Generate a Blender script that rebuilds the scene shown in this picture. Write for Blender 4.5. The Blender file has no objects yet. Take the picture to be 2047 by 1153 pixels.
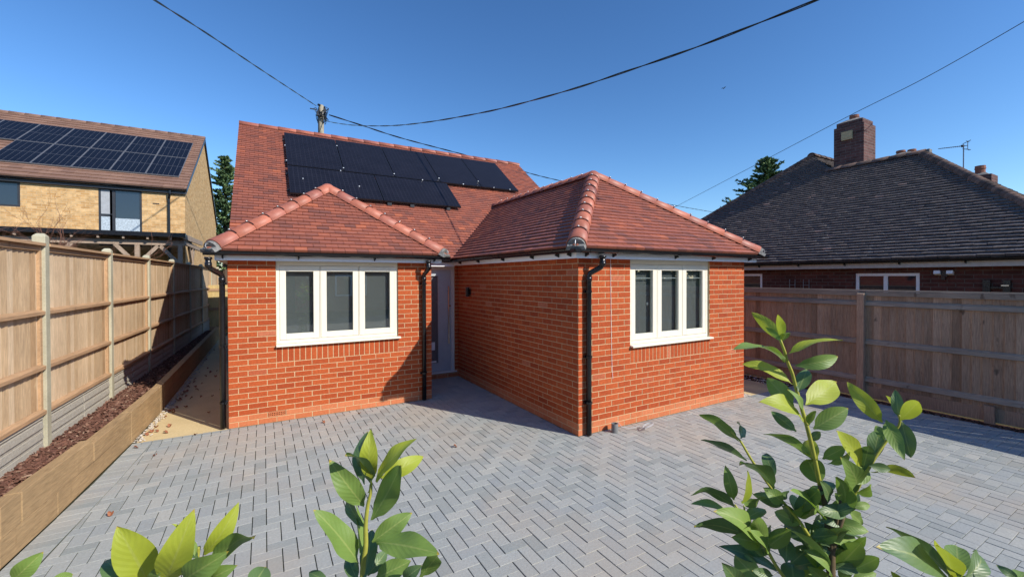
import bpy, math, random
from mathutils import Vector, Matrix
R = math.radians
random.seed(11)
S = bpy.context.scene
COL = S.collection

# ------------------------------------------------------------------ camera
CAM = Vector((0.414, -6.8214, 2.006)); YAW, PITCH, ROLL, FPX = 0.5243, -0.0091, -0.0029, 860.14
F_ = Vector((math.sin(YAW)*math.cos(PITCH), math.cos(YAW)*math.cos(PITCH), math.sin(PITCH)))
R_ = Vector((math.cos(YAW), -math.sin(YAW), 0)); U_ = R_.cross(F_)
RR = R_*math.cos(ROLL) + U_*math.sin(ROLL); UU = -R_*math.sin(ROLL) + U_*math.cos(ROLL)
cd = bpy.data.cameras.new('camera'); cam = bpy.data.objects.new('camera', cd); COL.objects.link(cam)
cd.sensor_fit = 'HORIZONTAL'; cd.sensor_width = 36; cd.lens = 36*FPX/2047
cd.shift_x = -0.8/2047; cd.shift_y = -15.0/2047
cd.clip_start = 0.05; cd.clip_end = 3000
M4 = Matrix((RR, UU, -F_)).transposed().to_4x4(); M4.translation = CAM
cam.matrix_world = M4; S.camera = cam

# ------------------------------------------------------------------ light
EL = R(34.5); AZ = (0.5, -0.866)
wd = bpy.data.worlds.new("World"); S.world = wd; wd.use_nodes = True
nt = wd.node_tree; nt.nodes.clear()
sky = nt.nodes.new('ShaderNodeTexSky'); sky.sky_type = 'NISHITA'; sky.sun_disc = False
sky.sun_elevation = EL; sky.sun_rotation = math.atan2(AZ[0], AZ[1])
sky.altitude = 50; sky.air_density = 1.0; sky.dust_density = 0.25; sky.ozone_density = 4.0
bg = nt.nodes.new('ShaderNodeBackground'); bg.inputs[1].default_value = 0.122
wo = nt.nodes.new('ShaderNodeOutputWorld')
gm_ = nt.nodes.new('ShaderNodeGamma'); gm_.inputs[1].default_value = 1.18   # deeper, cleaner blue
hs_ = nt.nodes.new('ShaderNodeHueSaturation'); hs_.inputs['Saturation'].default_value = 1.13
nt.links.new(sky.outputs[0], hs_.inputs['Color']); nt.links.new(hs_.outputs[0], gm_.inputs[0]); nt.links.new(gm_.outputs[0], bg.inputs[0]); nt.links.new(bg.outputs[0], wo.inputs[0])
sl = bpy.data.lights.new('sun', 'SUN'); sl.energy = 5.0; sl.angle = R(0.5); sl.color = (1.0, 0.93, 0.83)
so = bpy.data.objects.new('sun', sl); COL.objects.link(so)
sd = Vector((-AZ[0]*math.cos(EL), -AZ[1]*math.cos(EL), -math.sin(EL)))
so.rotation_euler = sd.to_track_quat('-Z', 'Y').to_euler(); so.location = (4, -10, 12)
S.view_settings.view_transform = 'Standard'; S.view_settings.look = 'None'
S.view_settings.exposure = 0.15; S.view_settings.gamma = 1.0; S.view_settings.use_curve_mapping = False
S.cycles.max_bounces = 8; S.cycles.transparent_max_bounces = 12

# ------------------------------------------------------------------ material helpers
class NT:
    def __init__(s, name):
        s.m = bpy.data.materials.new(name); s.m.use_nodes = True; s.t = s.m.node_tree
        s.b = s.t.nodes['Principled BSDF']; s.out = s.t.nodes['Material Output']
    def n(s, typ, **kw):
        nd = s.t.nodes.new(typ)
        for k, v in kw.items(): setattr(nd, k, v)
        return nd
    def L(s, a, b): s.t.links.new(a, b)
    def put(s, sock, v):
        if hasattr(v, 'links') or hasattr(v, 'is_linked'): s.L(v, sock)
        else: sock.default_value = v
    def coord(s, which='Object', scale=(1, 1, 1), rot=(0, 0, 0)):
        tc = s.n('ShaderNodeTexCoord'); mp = s.n('ShaderNodeMapping')
        mp.inputs['Scale'].default_value = scale; mp.inputs['Rotation'].default_value = rot
        s.L(tc.outputs[which], mp.inputs[0]); return mp.outputs[0]
    def noise(s, vec, scale, detail=4, rough=0.6, dist=0.0):
        nd = s.n('ShaderNodeTexNoise'); nd.inputs['Scale'].default_value = scale
        nd.inputs['Detail'].default_value = detail; nd.inputs['Roughness'].default_value = rough
        nd.inputs['Distortion'].default_value = dist
        if vec is not None: s.L(vec, nd.inputs['Vector'])
        return nd.outputs['Fac']
    def ramp(s, fac, stops, interp='LINEAR'):
        r = s.n('ShaderNodeValToRGB'); e = r.color_ramp; e.interpolation = interp
        while len(e.elements) < len(stops): e.elements.new(0.5)
        for el, (p, c) in zip(e.elements, stops):
            el.position = p; el.color = (*c, 1) if len(c) == 3 else c
        s.L(fac, r.inputs[0]); return r.outputs[0]
    def mix(s, fac, a, b, mode='MIX'):
        m = s.n('ShaderNodeMix', data_type='RGBA', blend_type=mode)
        s.put(m.inputs[0], fac)
        for i, v in ((6, a), (7, b)):
            if isinstance(v, (tuple, list)): m.inputs[i].default_value = (*v[:3], 1)
            else: s.L(v, m.inputs[i])
        return m.outputs[2]
    def math(s, op, a, b=0.0):
        m = s.n('ShaderNodeMath', operation=op); s.put(m.inputs[0], a); s.put(m.inputs[1], b); return m.outputs[0]
    def island(s):
        return s.n('ShaderNodeNewGeometry').outputs['Random Per Island']
    def bump(s, h, strength=0.3, dist=0.01):
        b = s.n('ShaderNodeBump'); b.inputs['Strength'].default_value = strength
        b.inputs['Distance'].default_value = dist; s.L(h, b.inputs['Height'])
        s.L(b.outputs[0], s.b.inputs['Normal'])
    def fin(s, col=None, rough=0.7, spec=0.3, metal=0.0):
        if col is not None:
            if isinstance(col, (tuple, list)): s.b.inputs['Base Color'].default_value = (*col[:3], 1)
            else: s.L(col, s.b.inputs['Base Color'])
        s.put(s.b.inputs['Roughness'], rough); s.b.inputs['Specular IOR Level'].default_value = spec
        s.b.inputs['Metallic'].default_value = metal
        return s.m

def plain(name, col, rough=0.6, spec=0.3, metal=0.0, var=0.12, scale=14.0):
    g = NT(name); v = g.coord(); n = g.noise(v, scale, 5)
    a = tuple(c*(1-var) for c in col); b = tuple(min(1, c*(1+var)) for c in col)
    c = g.ramp(n, [(0.3, a), (0.7, b)])
    r = g.ramp(n, [(0.3, (rough*0.85,)*3), (0.75, (min(1, rough*1.15),)*3)])
    return g.fin(c, r, spec, metal)

def islandmat(name, stops, rough=0.75, spec=0.25, nscale=30, nvar=0.25, bumps=0.25, stain=None, stretch=(1, 1, 1), bd=0.004):
    """one colour per brick/tile/board out of a ramp, plus grain and optional larger stains"""
    g = NT(name); v = g.coord(scale=stretch)
    c = g.ramp(g.island(), stops)
    n = g.noise(v, nscale, 6, 0.65)
    c = g.mix(1.0, c, g.ramp(n, [(0.25, (1-nvar,)*3), (0.75, (1+nvar*0.6,)*3)]), 'MULTIPLY')
    if stain:
        col, sc, lo, hi, amt = stain
        m = g.ramp(g.noise(g.coord(), sc, 5, 0.6), [(lo, (0, 0, 0)), (hi, (amt,)*3)])
        c = g.mix(m, c, col)
    g.bump(n, bumps, bd)
    return g.fin(c, rough, spec)

M = {}
M['brick'] = islandmat('red_brick', [(0, (.34, .058, .018)), (.12, (.39, .073, .021)), (.55, (.43, .084, .024)), (.85, (.47, .100, .029)), (.96, (.38, .068, .021)), (1, (.50, .16, .08))],
                       rough=.85, nscale=38, nvar=.30, bumps=.5, stain=((.55, .27, .14), 3.2, .62, .80, .22))
M['brick_low'] = islandmat('plinth_brick', [(0, (.52, .17, .075)), (.5, (.57, .19, .085)), (1, (.50, .15, .06))], rough=.85, nscale=38, nvar=.2, bumps=.4)
g = NT('mortar'); v = g.coord(); n = g.noise(v, 60, 5)
g.bump(n, .5, .004); M['mortar'] = g.fin(g.ramp(n, [(.3, (.46, .32, .17)), (.7, (.66, .50, .30))]), .9, .2)
M['roof'] = islandmat('clay_roof_tile', [(0, (.25, .090, .064)), (.2, (.33, .112, .072)), (.4, (.20, .082, .064)), (.6, (.36, .124, .078)), (.8, (.29, .100, .068)), (.95, (.38, .125, .074)), (1, (.48, .155, .08))],
                      rough=.50, spec=.5, nscale=22, nvar=.2, bumps=.25)
M['ridge'] = islandmat('clay_ridge_tile', [(0, (.42, .14, .085)), (.4, (.50, .165, .10)), (.7, (.36, .125, .09)), (1, (.47, .15, .08))], rough=.5, spec=.4, nscale=7, nvar=.3, bumps=.12,
                       stain=((.24, .10, .085), 2.2, .5, .75, .6))
M['roof_old'] = islandmat('old_roof_tile', [(0, (.145, .128, .125)), (.35, (.175, .152, .145)), (.6, (.155, .137, .13)), (.88, (.20, .17, .155)), (.975, (.17, .145, .135)), (1, (.50, .34, .28))],
                          rough=.9, spec=.15, nscale=9, nvar=.4, bumps=.8, stain=((.26, .255, .22), 9, .60, .74, .6), bd=.012)
M['roof_brown'] = islandmat('brown_roof_tile', [(0, (.20, .115, .085)), (1, (.27, .16, .115))], rough=.8, nscale=10, nvar=.15)
M['paver'] = None
g = NT('block_paving'); v = g.coord()
c = g.ramp(g.island(), [(0, (.285, .31, .30)), (.3, (.34, .362, .348)), (.6, (.385, .402, .38)), (.85, (.315, .342, .342)), (1, (.42, .425, .39))])
n = g.noise(v, 55, 8, .75); c = g.mix(1, c, g.ramp(n, [(.25, (.74,)*3), (.75, (1.2,)*3)]), 'MULTIPLY')
n2 = g.noise(g.coord(scale=(1, 1, 1)), .55, 4, .6)
c = g.mix(g.ramp(n2, [(.48, (0,)*3), (.66, (.55,)*3)]), c, (.43, .365, .29))
n3 = g.noise(g.coord(), 4.5, 6, .7); c = g.mix(g.ramp(n3, [(.58, (0,)*3), (.8, (.5,)*3)]), c, (.25, .26, .27))
g.bump(n, .45, .003); M['paver'] = g.fin(c, .78, .3)
g = NT('joint_sand'); n = g.noise(g.coord(), .6, 3)
sx_ = g.n('ShaderNodeSeparateXYZ'); tc_ = g.n('ShaderNodeTexCoord'); g.L(tc_.outputs['Object'], sx_.inputs[0]); n = g.math('ADD', g.math('MULTIPLY', n, .5), g.math('MULTIPLY', g.math('SUBTRACT', sx_.outputs[0], 1.5), .12))
c = g.mix(g.ramp(n, [(.42, (0,)*3), (.6, (1,)*3)]), (.060, .065, .042), (.58, .45, .31))
n = g.noise(g.coord(), 120, 3); c = g.mix(1, c, g.ramp(n, [(.2, (.55,)*3), (.8, (1.3,)*3)]), 'MULTIPLY'); M['joint'] = g.fin(c, .95, .1)
M['cream'] = plain('cream_upvc', (.80, .76, .63), .35, .45, var=.02)
M['white'] = plain('white_upvc', (.88, .89, .90), .4, .4, var=.03)
M['blackp'] = plain('black_plastic', (.012, .012, .014), .28, .5, var=.2)
M['gutter'] = plain('black_gutter', (.010, .010, .012), .25, .5, var=.2)
M['mortar_grey'] = plain('grey_bedding_mortar', (.20, .20, .19), .9, .2, var=.4, scale=40)
M['clip'] = plain('steel_clip', (.7, .7, .68), .3, .5, metal=.6)
M['door'] = plain('grey_door', (.46, .50, .53), .45, .4, var=.05)
M['doorframe'] = plain('pale_grey_frame', (.68, .68, .64), .45, .4, var=.03)
M['steel'] = plain('brushed_steel', (.6, .58, .57), .22, .5, metal=1.0, var=.05)
M['plaster'] = plain('room_plaster', (.55, .55, .54), .9, .1, var=.03)
M['added_blind'] = plain('added_grey_blind', (.25, .245, .24), .9, .1, var=.05, scale=3)  # for the added sheet that lightens the window panes
M['carpet'] = plain('room_floor', (.22, .21, .20), .95, .1)
M['soffit'] = plain('white_soffit', (.7, .7, .7), .6, .3, var=.03)
M['underlay'] = plain('roof_underlay', (.03, .025, .022), .9, .1)
def wood(name, stops, nvar=.3, stretch=(9, 9, .7), rough=.8, knots=.35, kcol=(.06, .035, .02)):
    g = NT(name); c = g.ramp(g.island(), stops)
    n = g.noise(g.coord(scale=stretch), 7, 6, .65, .6)
    c = g.mix(1, c, g.ramp(n, [(.25, (1-nvar,)*3), (.75, (1+nvar*.6,)*3)]), 'MULTIPLY')
    k = g.noise(g.coord(scale=(1, 1, .55)), 9, 2, .5)
    c = g.mix(g.ramp(k, [(.68, (0,)*3), (.76, (knots,)*3)]), c, kcol)
    s2 = g.noise(g.coord(), 1.3, 4); c = g.mix(1, c, g.ramp(s2, [(.3, (.85,)*3), (.7, (1.12,)*3)]), 'MULTIPLY')
    g.bump(n, .4, .004); return g.fin(c, rough, .2)
M['fence'] = wood('tan_fence_timber', [(0, (.42, .27, .145)), (.2, (.60, .45, .29)), (.4, (.50, .35, .205)), (.6, (.68, .53, .36)), (.8, (.46, .31, .175)), (1, (.64, .49, .33))], nvar=.42, stretch=(20, 20, .9), knots=.5, kcol=(.62, .46, .28))
M['rail'] = wood('fence_rail_timber', [(0, (.40, .25, .14)), (1, (.50, .32, .18))], stretch=(8, .6, 8))
M['fence_old'] = wood('weathered_fence_timber', [(0, (.27, .180, .120)), (.25, (.46, .325, .225)), (.5, (.34, .23, .155)), (.75, (.52, .37, .26)), (1, (.29, .20, .135))], nvar=.55, stretch=(20, 20, .9), knots=.6, kcol=(.02, .015, .015))
M['rail_old'] = wood('weathered_rail', [(0, (.28, .24, .19)), (1, (.38, .32, .25))], nvar=.4, stretch=(9, .6, 9), knots=.6)
M['sleeper'] = wood('sleeper_timber', [(0, (.36, .24, .12)), (.5, (.44, .305, .165)), (1, (.40, .27, .135))], nvar=.38, stretch=(10, .5, 10), kcol=(.24, .15, .07), knots=.45)
g = NT('concrete_post'); n = g.noise(g.coord(), 60, 8, .8); n2 = g.noise(g.coord(), 2.5, 4)
c = g.mix(1, g.ramp(n, [(.3, (.37, .35, .25)), (.7, (.52, .49, .36))]), g.ramp(n2, [(.3, (.82,)*3), (.7, (1.1,)*3)]), 'MULTIPLY'); g.bump(n, .3, .003); M['cpost'] = g.fin(c, .9, .15)
g = NT('gravel_board_concrete'); n = g.noise(g.coord(), 30, 8, .8)
c = g.ramp(n, [(.3, (.36, .335, .28)), (.7, (.50, .47, .40))]); g.bump(n, .8, .012); M['gboard'] = g.fin(c, .92, .15)
g = NT('sandy_concrete'); n = g.noise(g.coord(), 45, 6, .7); n2 = g.noise(g.coord(), 1.8, 5)
c = g.mix(1, g.ramp(n, [(.3, (.58, .45, .23)), (.7, (.70, .56, .32))]), g.ramp(n2, [(.3, (.88,)*3), (.75, (1.08,)*3)]), 'MULTIPLY'); M['path'] = g.fin(c, .9, .15)
g = NT('ground_soil'); n = g.noise(g.coord(), 1.2, 8, .7)
M['ground'] = g.fin(g.ramp(n, [(.3, (.05, .055, .022)), (.6, (.09, .085, .04)), (.8, (.11, .09, .06))]), .95, .1)
M['bark'] = islandmat('bark_chip', [(0, (.09, .042, .030)), (.4, (.19, .09, .060)), (.7, (.12, .055, .04)), (.92, (.28, .16, .11)), (1, (.40, .27, .19))], rough=.9, nscale=50, nvar=.3)
M['stone'] = islandmat('white_gravel', [(0, (.35, .30, .24)), (.5, (.55, .50, .42)), (1, (.68, .64, .58))], rough=.85, nscale=60)
M['deadleaf'] = islandmat('dead_leaf', [(0, (.16, .05, .03)), (.5, (.25, .09, .045)), (1, (.34, .14, .07))], rough=.7, nscale=60)
M['bed'] = plain('bed_soil', (.075, .038, .026), .95, .1, var=.5, scale=50)
# solar cells
def solar(name, cell, line, lw, sx, sy, busx=0.0):
    g = NT(name); tc = g.n('ShaderNodeUVMap'); sp = g.n('ShaderNodeSeparateXYZ'); g.L(tc.outputs[0], sp.inputs[0])
    def grid(o, n, w):
        f = g.math('FRACT', g.math('MULTIPLY', o, n)); a = g.math('LESS_THAN', f, w); b = g.math('GREATER_THAN', f, 1-w); return g.math('MAXIMUM', a, b)
    k = g.math('MAXIMUM', grid(sp.outputs[0], sx, lw), grid(sp.outputs[1], sy, lw*sy/sx*0.9))
    c = g.mix(k, cell, line)
    n = g.noise(g.coord(), 3, 3); c = g.mix(1, c, g.ramp(n, [(.3, (.85,)*3), (.7, (1.15,)*3)]), 'MULTIPLY')
    return g.fin(c, .40, .22)
M['cell'] = solar('black_solar_cells', (.009, .009, .014), (.018, .018, .026), .05, 12, 20)
M['cell2'] = solar('blue_solar_cells', (.006, .007, .012), (.11, .115, .13), .022, 6, 2)
M['panelframe'] = plain('panel_frame_black', (.010, .010, .012), .35, .5)
M['panelsilver'] = plain('panel_frame_silver', (.15, .155, .17), .35, .5)
# brick shaders for far walls (small in the picture)
def bricktex(name, c1, c2, mo, off=(0, 0, 0), axis='x', bias=0.0):
    g = NT(name); tc = g.n('ShaderNodeTexCoord'); sp = g.n('ShaderNodeSeparateXYZ'); g.L(tc.outputs['Object'], sp.inputs[0])
    cb = g.n('ShaderNodeCombineXYZ'); g.L(g.math('ADD', sp.outputs[0], sp.outputs[1]), cb.inputs[0]); g.L(sp.outputs[2], cb.inputs[1])
    b = g.n('ShaderNodeTexBrick'); b.inputs['Scale'].default_value = 1; b.inputs['Brick Width'].default_value = .225; b.inputs['Row Height'].default_value = .075
    b.inputs['Mortar Size'].default_value = .006; b.inputs['Mortar Smooth'].default_value = .1; b.inputs['Bias'].default_value = bias
    b.inputs['Color1'].default_value = (*c1, 1); b.inputs['Color2'].default_value = (*c2, 1); b.inputs['Mortar'].default_value = (*mo, 1)
    g.L(cb.outputs[0], b.inputs[0])
    n = g.noise(g.coord(), 12, 6, .7); c = g.mix(1, b.outputs[0], g.ramp(n, [(.3, (.75,)*3), (.7, (1.2,)*3)]), 'MULTIPLY')
    n2 = g.noise(g.coord(scale=(1, 1, 4)), 2.2, 3, .6); c = g.mix(1, c, g.ramp(n2, [(.3, (.85,)*3), (.7, (1.1,)*3)]), 'MULTIPLY')
    return g.fin(c, .9, .15)
M['buff'] = bricktex('buff_brick', (.50, .29, .115), (.64, .42, .20), (.54, .41, .25))
M['dark_brick'] = bricktex('dark_red_brick', (.085, .034, .028), (.135, .050, .040), (.13, .105, .09))
M['chim_brick'] = bricktex('chimney_brick', (.095, .050, .046), (.16, .082, .072), (.16, .14, .125))
M['red_far'] = bricktex('red_brick_far', (.33, .09, .045), (.42, .13, .06), (.45, .35, .25))
def glass(name, tint=(.80, .84, .84), refl=1.0, rough=0.0):
    g = NT(name); t = g.n('ShaderNodeBsdfTransparent'); t.inputs[0].default_value = (*tint, 1)
    gl = g.n('ShaderNodeBsdfGlossy'); gl.inputs['Roughness'].default_value = rough; gl.inputs[0].default_value = (refl,)*3 + (1,)
    lw = g.n('ShaderNodeLayerWeight'); lw.inputs[0].default_value = .5
    mx = g.n('ShaderNodeMixShader'); g.L(g.math('ADD', g.math('MULTIPLY', g.math('POWER', lw.outputs['Facing'], 5.0), .85), .13), mx.inputs[0]); g.L(t.outputs[0], mx.inputs[1]); g.L(gl.outputs[0], mx.inputs[2])
    g.L(mx.outputs[0], g.out.inputs[0]); g.t.nodes.remove(g.b); return g.m
M['glass'] = glass('window_glass')
M['darkglass'] = plain('dark_window_glass', (.02, .028, .04), .04, .9, var=.05)
M['frosted'] = plain('frosted_film', (.40, .47, .52), .5, .4, var=.35, scale=25)
M['curtain'] = plain('white_curtain', (.36, .38, .40), .9, .1, var=.1)
M['anthracite'] = plain('anthracite_frame', (.035, .037, .042), .4, .4)

# ------------------------------------------------------------------ mesh builder
class MB:
    def __init__(s): s.v = []; s.f = []; s.mi = []; s.uv = {}
    def face(s, pts, mi=0, uv=None):
        b = len(s.v); s.v += [tuple(p) for p in pts]; s.f.append(tuple(range(b, b+len(pts)))); s.mi.append(mi)
        if uv: s.uv[len(s.f)-1] = uv
    def box(s, c, d, rz=0.0, mi=0, mat=None):
        hx, hy, hz = d[0]/2, d[1]/2, d[2]/2; b = len(s.v)
        m = mat if mat is not None else Matrix.Rotation(rz, 3, 'Z')
        for x, y, z in ((-1,-1,-1),(1,-1,-1),(1,1,-1),(-1,1,-1),(-1,-1,1),(1,-1,1),(1,1,1),(-1,1,1)):
            s.v.append(tuple(Vector(c) + m @ Vector((x*hx, y*hy, z*hz))))
        for f in ((0,3,2,1),(4,5,6,7),(0,1,5,4),(1,2,6,5),(2,3,7,6),(3,0,4,7)): s.f.append(tuple(b+i for i in f)); s.mi.append(mi)
    def bb(s, x0, y0, z0, x1, y1, z1, mi=0): s.box(((x0+x1)/2, (y0+y1)/2, (z0+z1)/2), (abs(x1-x0), abs(y1-y0), abs(z1-z0)), mi=mi)
    def bar(s, a, b, w, h, mi=0, up=(0, 0, 1)):
        a, b = Vector(a), Vector(b); d = b-a; L = d.length; d.normalize(); u = Vector(up)
        r = d.cross(u)
        if r.length < 1e-4: r = d.cross(Vector((1, 0, 0)))
        r.normalize(); u = r.cross(d)
        s.box((a+b)/2, (w, L, h), mi=mi, mat=Matrix((r, d, u)).transposed())
    def frustum(s, loops, mi=0, cap=True):
        n = len(loops[0]); b = len(s.v)
        for lp in loops: s.v += [tuple(p) for p in lp]
        for i in range(len(loops)-1):
            for j in range(n):
                k = (j+1) % n
                s.f.append((b+i*n+j, b+i*n+k, b+(i+1)*n+k, b+(i+1)*n+j)); s.mi.append(mi)
        if cap:
            s.f.append(tuple(b+j for j in reversed(range(n)))); s.mi.append(mi)
            e = b+(len(loops)-1)*n; s.f.append(tuple(e+j for j in range(n))); s.mi.append(mi)
    def tube(s, pts, r, n=8, mi=0):
        pts = [Vector(p) for p in pts]; rs = r if isinstance(r, (list, tuple)) else [r]*len(pts); loops = []; pu = None
        for i, p in enumerate(pts):
            t = (pts[min(i+1, len(pts)-1)] - pts[max(i-1, 0)]).normalized()
            u = pu if pu is not None else (Vector((0, 0, 1)) if abs(t.z) < .9 else Vector((1, 0, 0)))
            u = (u - t*u.dot(t)).normalized(); pu = u; w = t.cross(u)
            loops.append([p + (u*math.cos(a) + w*math.sin(a))*rs[i] for a in (2*math.pi*k/n for k in range(n))])
        s.frustum(loops, mi)
    def prism(s, poly, off, mi=0):
        o = Vector(off); s.frustum([[Vector(p) for p in poly], [Vector(p)+o for p in poly]], mi)
    def build(s, name, mats, parent=None, smooth=False, bevel=0.0, loc=None):
        me = bpy.data.meshes.new(name)
        vs = s.v
        if loc is not None: vs = [(x-loc[0], y-loc[1], z-loc[2]) for x, y, z in vs]
        me.from_pydata(vs, [], s.f)
        for m in (mats if isinstance(mats, (list, tuple)) else [mats]): me.materials.append(m)
        me.polygons.foreach_set('material_index', s.mi)
        if s.uv:
            ul = me.uv_layers.new(name='UVMap')
            for fi, uv in s.uv.items():
                for k, li in enumerate(me.polygons[fi].loop_indices): ul.data[li].uv = uv[k]
        if smooth: me.polygons.foreach_set('use_smooth', [True]*len(me.polygons))
        me.update()
        o = bpy.data.objects.new(name, me); COL.objects.link(o)
        if loc is not None: o.location = loc
        if parent is not None:
            o.parent = parent
            o.matrix_parent_inverse = Matrix.Translation(-wloc(parent))
        if bevel: 
            b = o.modifiers.new('bevel', 'BEVEL'); b.width = bevel; b.segments = 2; b.limit_method = 'ANGLE'
        return o
def wloc(o):
    p = Vector(o.location)
    if o.parent is not None: p = o.matrix_parent_inverse @ p + wloc(o.parent) 
    return p
def tag(o, label=None, cat=None, group=None, kind=None):
    if label: o['label'] = label
    if cat: o['category'] = cat
    if group: o['group'] = group
    if kind: o['kind'] = kind
    return o
def thing(name, loc, label, cat, group=None):
    o = bpy.data.objects.new(name, None); COL.objects.link(o); o.location = loc; o.empty_display_size = .2
    return tag(o, label, cat, group)

def clip(poly, cp):
    """Sutherland-Hodgman: clip 2D polygon against convex polygon cp (ccw)"""
    out = poly
    for i in range(len(cp)):
        ax, ay = cp[i]; bx, by = cp[(i+1) % len(cp)]; inp = out; out = []
        if not inp: return []
        def side(p): return (bx-ax)*(p[1]-ay) - (by-ay)*(p[0]-ax)
        for j in range(len(inp)):
            p, q = inp[j], inp[(j+1) % len(inp)]; sp, sq = side(p), side(q)
            if sp >= 0: out.append(p)
            if (sp > 0 > sq) or (sp < 0 < sq):
                t = sp/(sp-sq); out.append((p[0]+t*(q[0]-p[0]), p[1]+t*(q[1]-p[1])))
    return out
def area(p):
    return abs(sum(p[i][0]*p[(i+1) % len(p)][1]-p[(i+1) % len(p)][0]*p[i][1] for i in range(len(p))))/2 if len(p) > 2 else 0
def ccw(p):
    a = sum(p[i][0]*p[(i+1) % len(p)][1]-p[(i+1) % len(p)][0]*p[i][1] for i in range(len(p)))
    return p if a > 0 else p[::-1]

def tiles(name, parent, O, Ud, Sd, poly, w=.165, gauge=.1, step=.020, mat=None, jit=.0009, rag=0.0, under=True, tlen=None):
    """a roof plane: O origin, Ud along the eave, Sd up the slope (unit), poly convex in (a,s)"""
    O, Ud, Sd = Vector(O), Vector(Ud).normalized(), Vector(Sd).normalized(); N = Ud.cross(Sd).normalized()
    if N.z < 0: N = -N
    poly = ccw(poly); mb = MB()
    a0 = min(p[0] for p in poly); a1 = max(p[0] for p in poly); s1 = max(p[1] for p in poly); s0 = min(p[1] for p in poly)
    r = 0; s = s0
    while s < s1:
        a = a0 - w*(.5 if r % 2 else 1.0) - random.random()*.01
        while a < a1:
            j = (random.random()-.5)*2*jit; ds = (random.random()-.5)*2*rag; tw = (random.random()-.5)*2*jit
            e = .0022; rect = [(a+e, s+ds), (a+w-e, s+ds), (a+w-e, s+gauge+.012), (a+e, s+gauge+.012)]
            c = clip(rect, poly)
            if len(c) > 2 and area(c) > 1e-5:
                top = []; bot = []
                for (x, y) in c:
                    h = step*1.35*(1-(y-s)/(gauge*1.35)) + .006 + j + tw*((x-a)/w-.5)
                    p = O + Ud*x + Sd*y
                    top.append(p + N*h); bot.append(p - N*.004)
                b = len(mb.v); n = len(c); mb.v += [tuple(p) for p in top] + [tuple(p) for p in bot]
                mb.f.append(tuple(range(b, b+n))); mb.mi.append(0)
                for k in range(n):
                    q = (k+1) % n; mb.f.append((b+k, b+n+k, b+n+q, b+q)); mb.mi.append(0)
            a += w
        s += gauge; r += 1
    o = mb.build(name, mat or M['roof'], parent)
    if under:
        u = MB(); ps = [O + Ud*x + Sd*y for x, y in poly]
        u.prism([p - N*.006 for p in ps], -N*.03); u.build('roof_deck', M['underlay'], o)
    return o

def ridge_tiles(name, parent, P0, P1, r=.10, L=.30, drop=0.06, mat=None, first_cap=True, up=Vector((0, 0, 1)), clips=True):
    """half-round overlapping tiles from P0 (low) to P1"""
    P0, P1 = Vector(P0), Vector(P1); d = P1-P0; T = d.length; d.normalize()
    side = d.cross(up).normalized(); u = side.cross(d).normalized()
    n = max(1, round(T/L)); L = T/n; mb = MB(); K = 10
    def ring(c, rr, inner=0.0):
        pts = []
        for k in range(K+1):
            a = math.pi*k/K; pts.append(c + side*math.cos(a)*(rr-inner) + u*math.sin(a)*(rr-inner)*.92)
        return pts
    for i in range(n):
        c0 = P0 + d*(i*L) - u*drop; c1 = P0 + d*((i+1)*L + .02) - u*drop
        r0 = r*1.07 + random.uniform(-.002, .002); r1 = r*.96
        # a closed shell: outer rings low -> high, thickness at the low end
        A, B = ring(c0, r0), ring(c1, r1); A2, B2 = ring(c0, r0, .016), ring(c1, r1, .016)
        b = len(mb.v); mb.v += [tuple(p) for p in A+B+A2+B2]; m = K+1
        for k in range(K):
            mb.f += [(b+k, b+k+1, b+m+k+1, b+m+k), (b+2*m+k, b+3*m+k, b+3*m+k+1, b+2*m+k+1), (b+k, b+2*m+k, b+2*m+k+1, b+k+1)]; mb.mi += [0, 0, 0]
        if i > 0 and clips:
            cc = c0 + d*.004
            bnd = ring(cc - d*.012, r0+.004); bnd2 = ring(cc + d*.0, r0+.004)
            for k in range(2, K-2): mb.face([bnd[k], bnd[k+1], bnd2[k+1], bnd2[k]], 1)
            for sgn in (-.0,):
                p = cc + u*(r0*.92+.008) + side*sgn; mb.box(p, (.022, .022, .016), mi=2)
    o = mb.build(name, [mat or M['ridge'], M['blackp'], M['clip']], parent, smooth=False)
    for p in o.data.polygons: p.use_smooth = True
    return o

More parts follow.
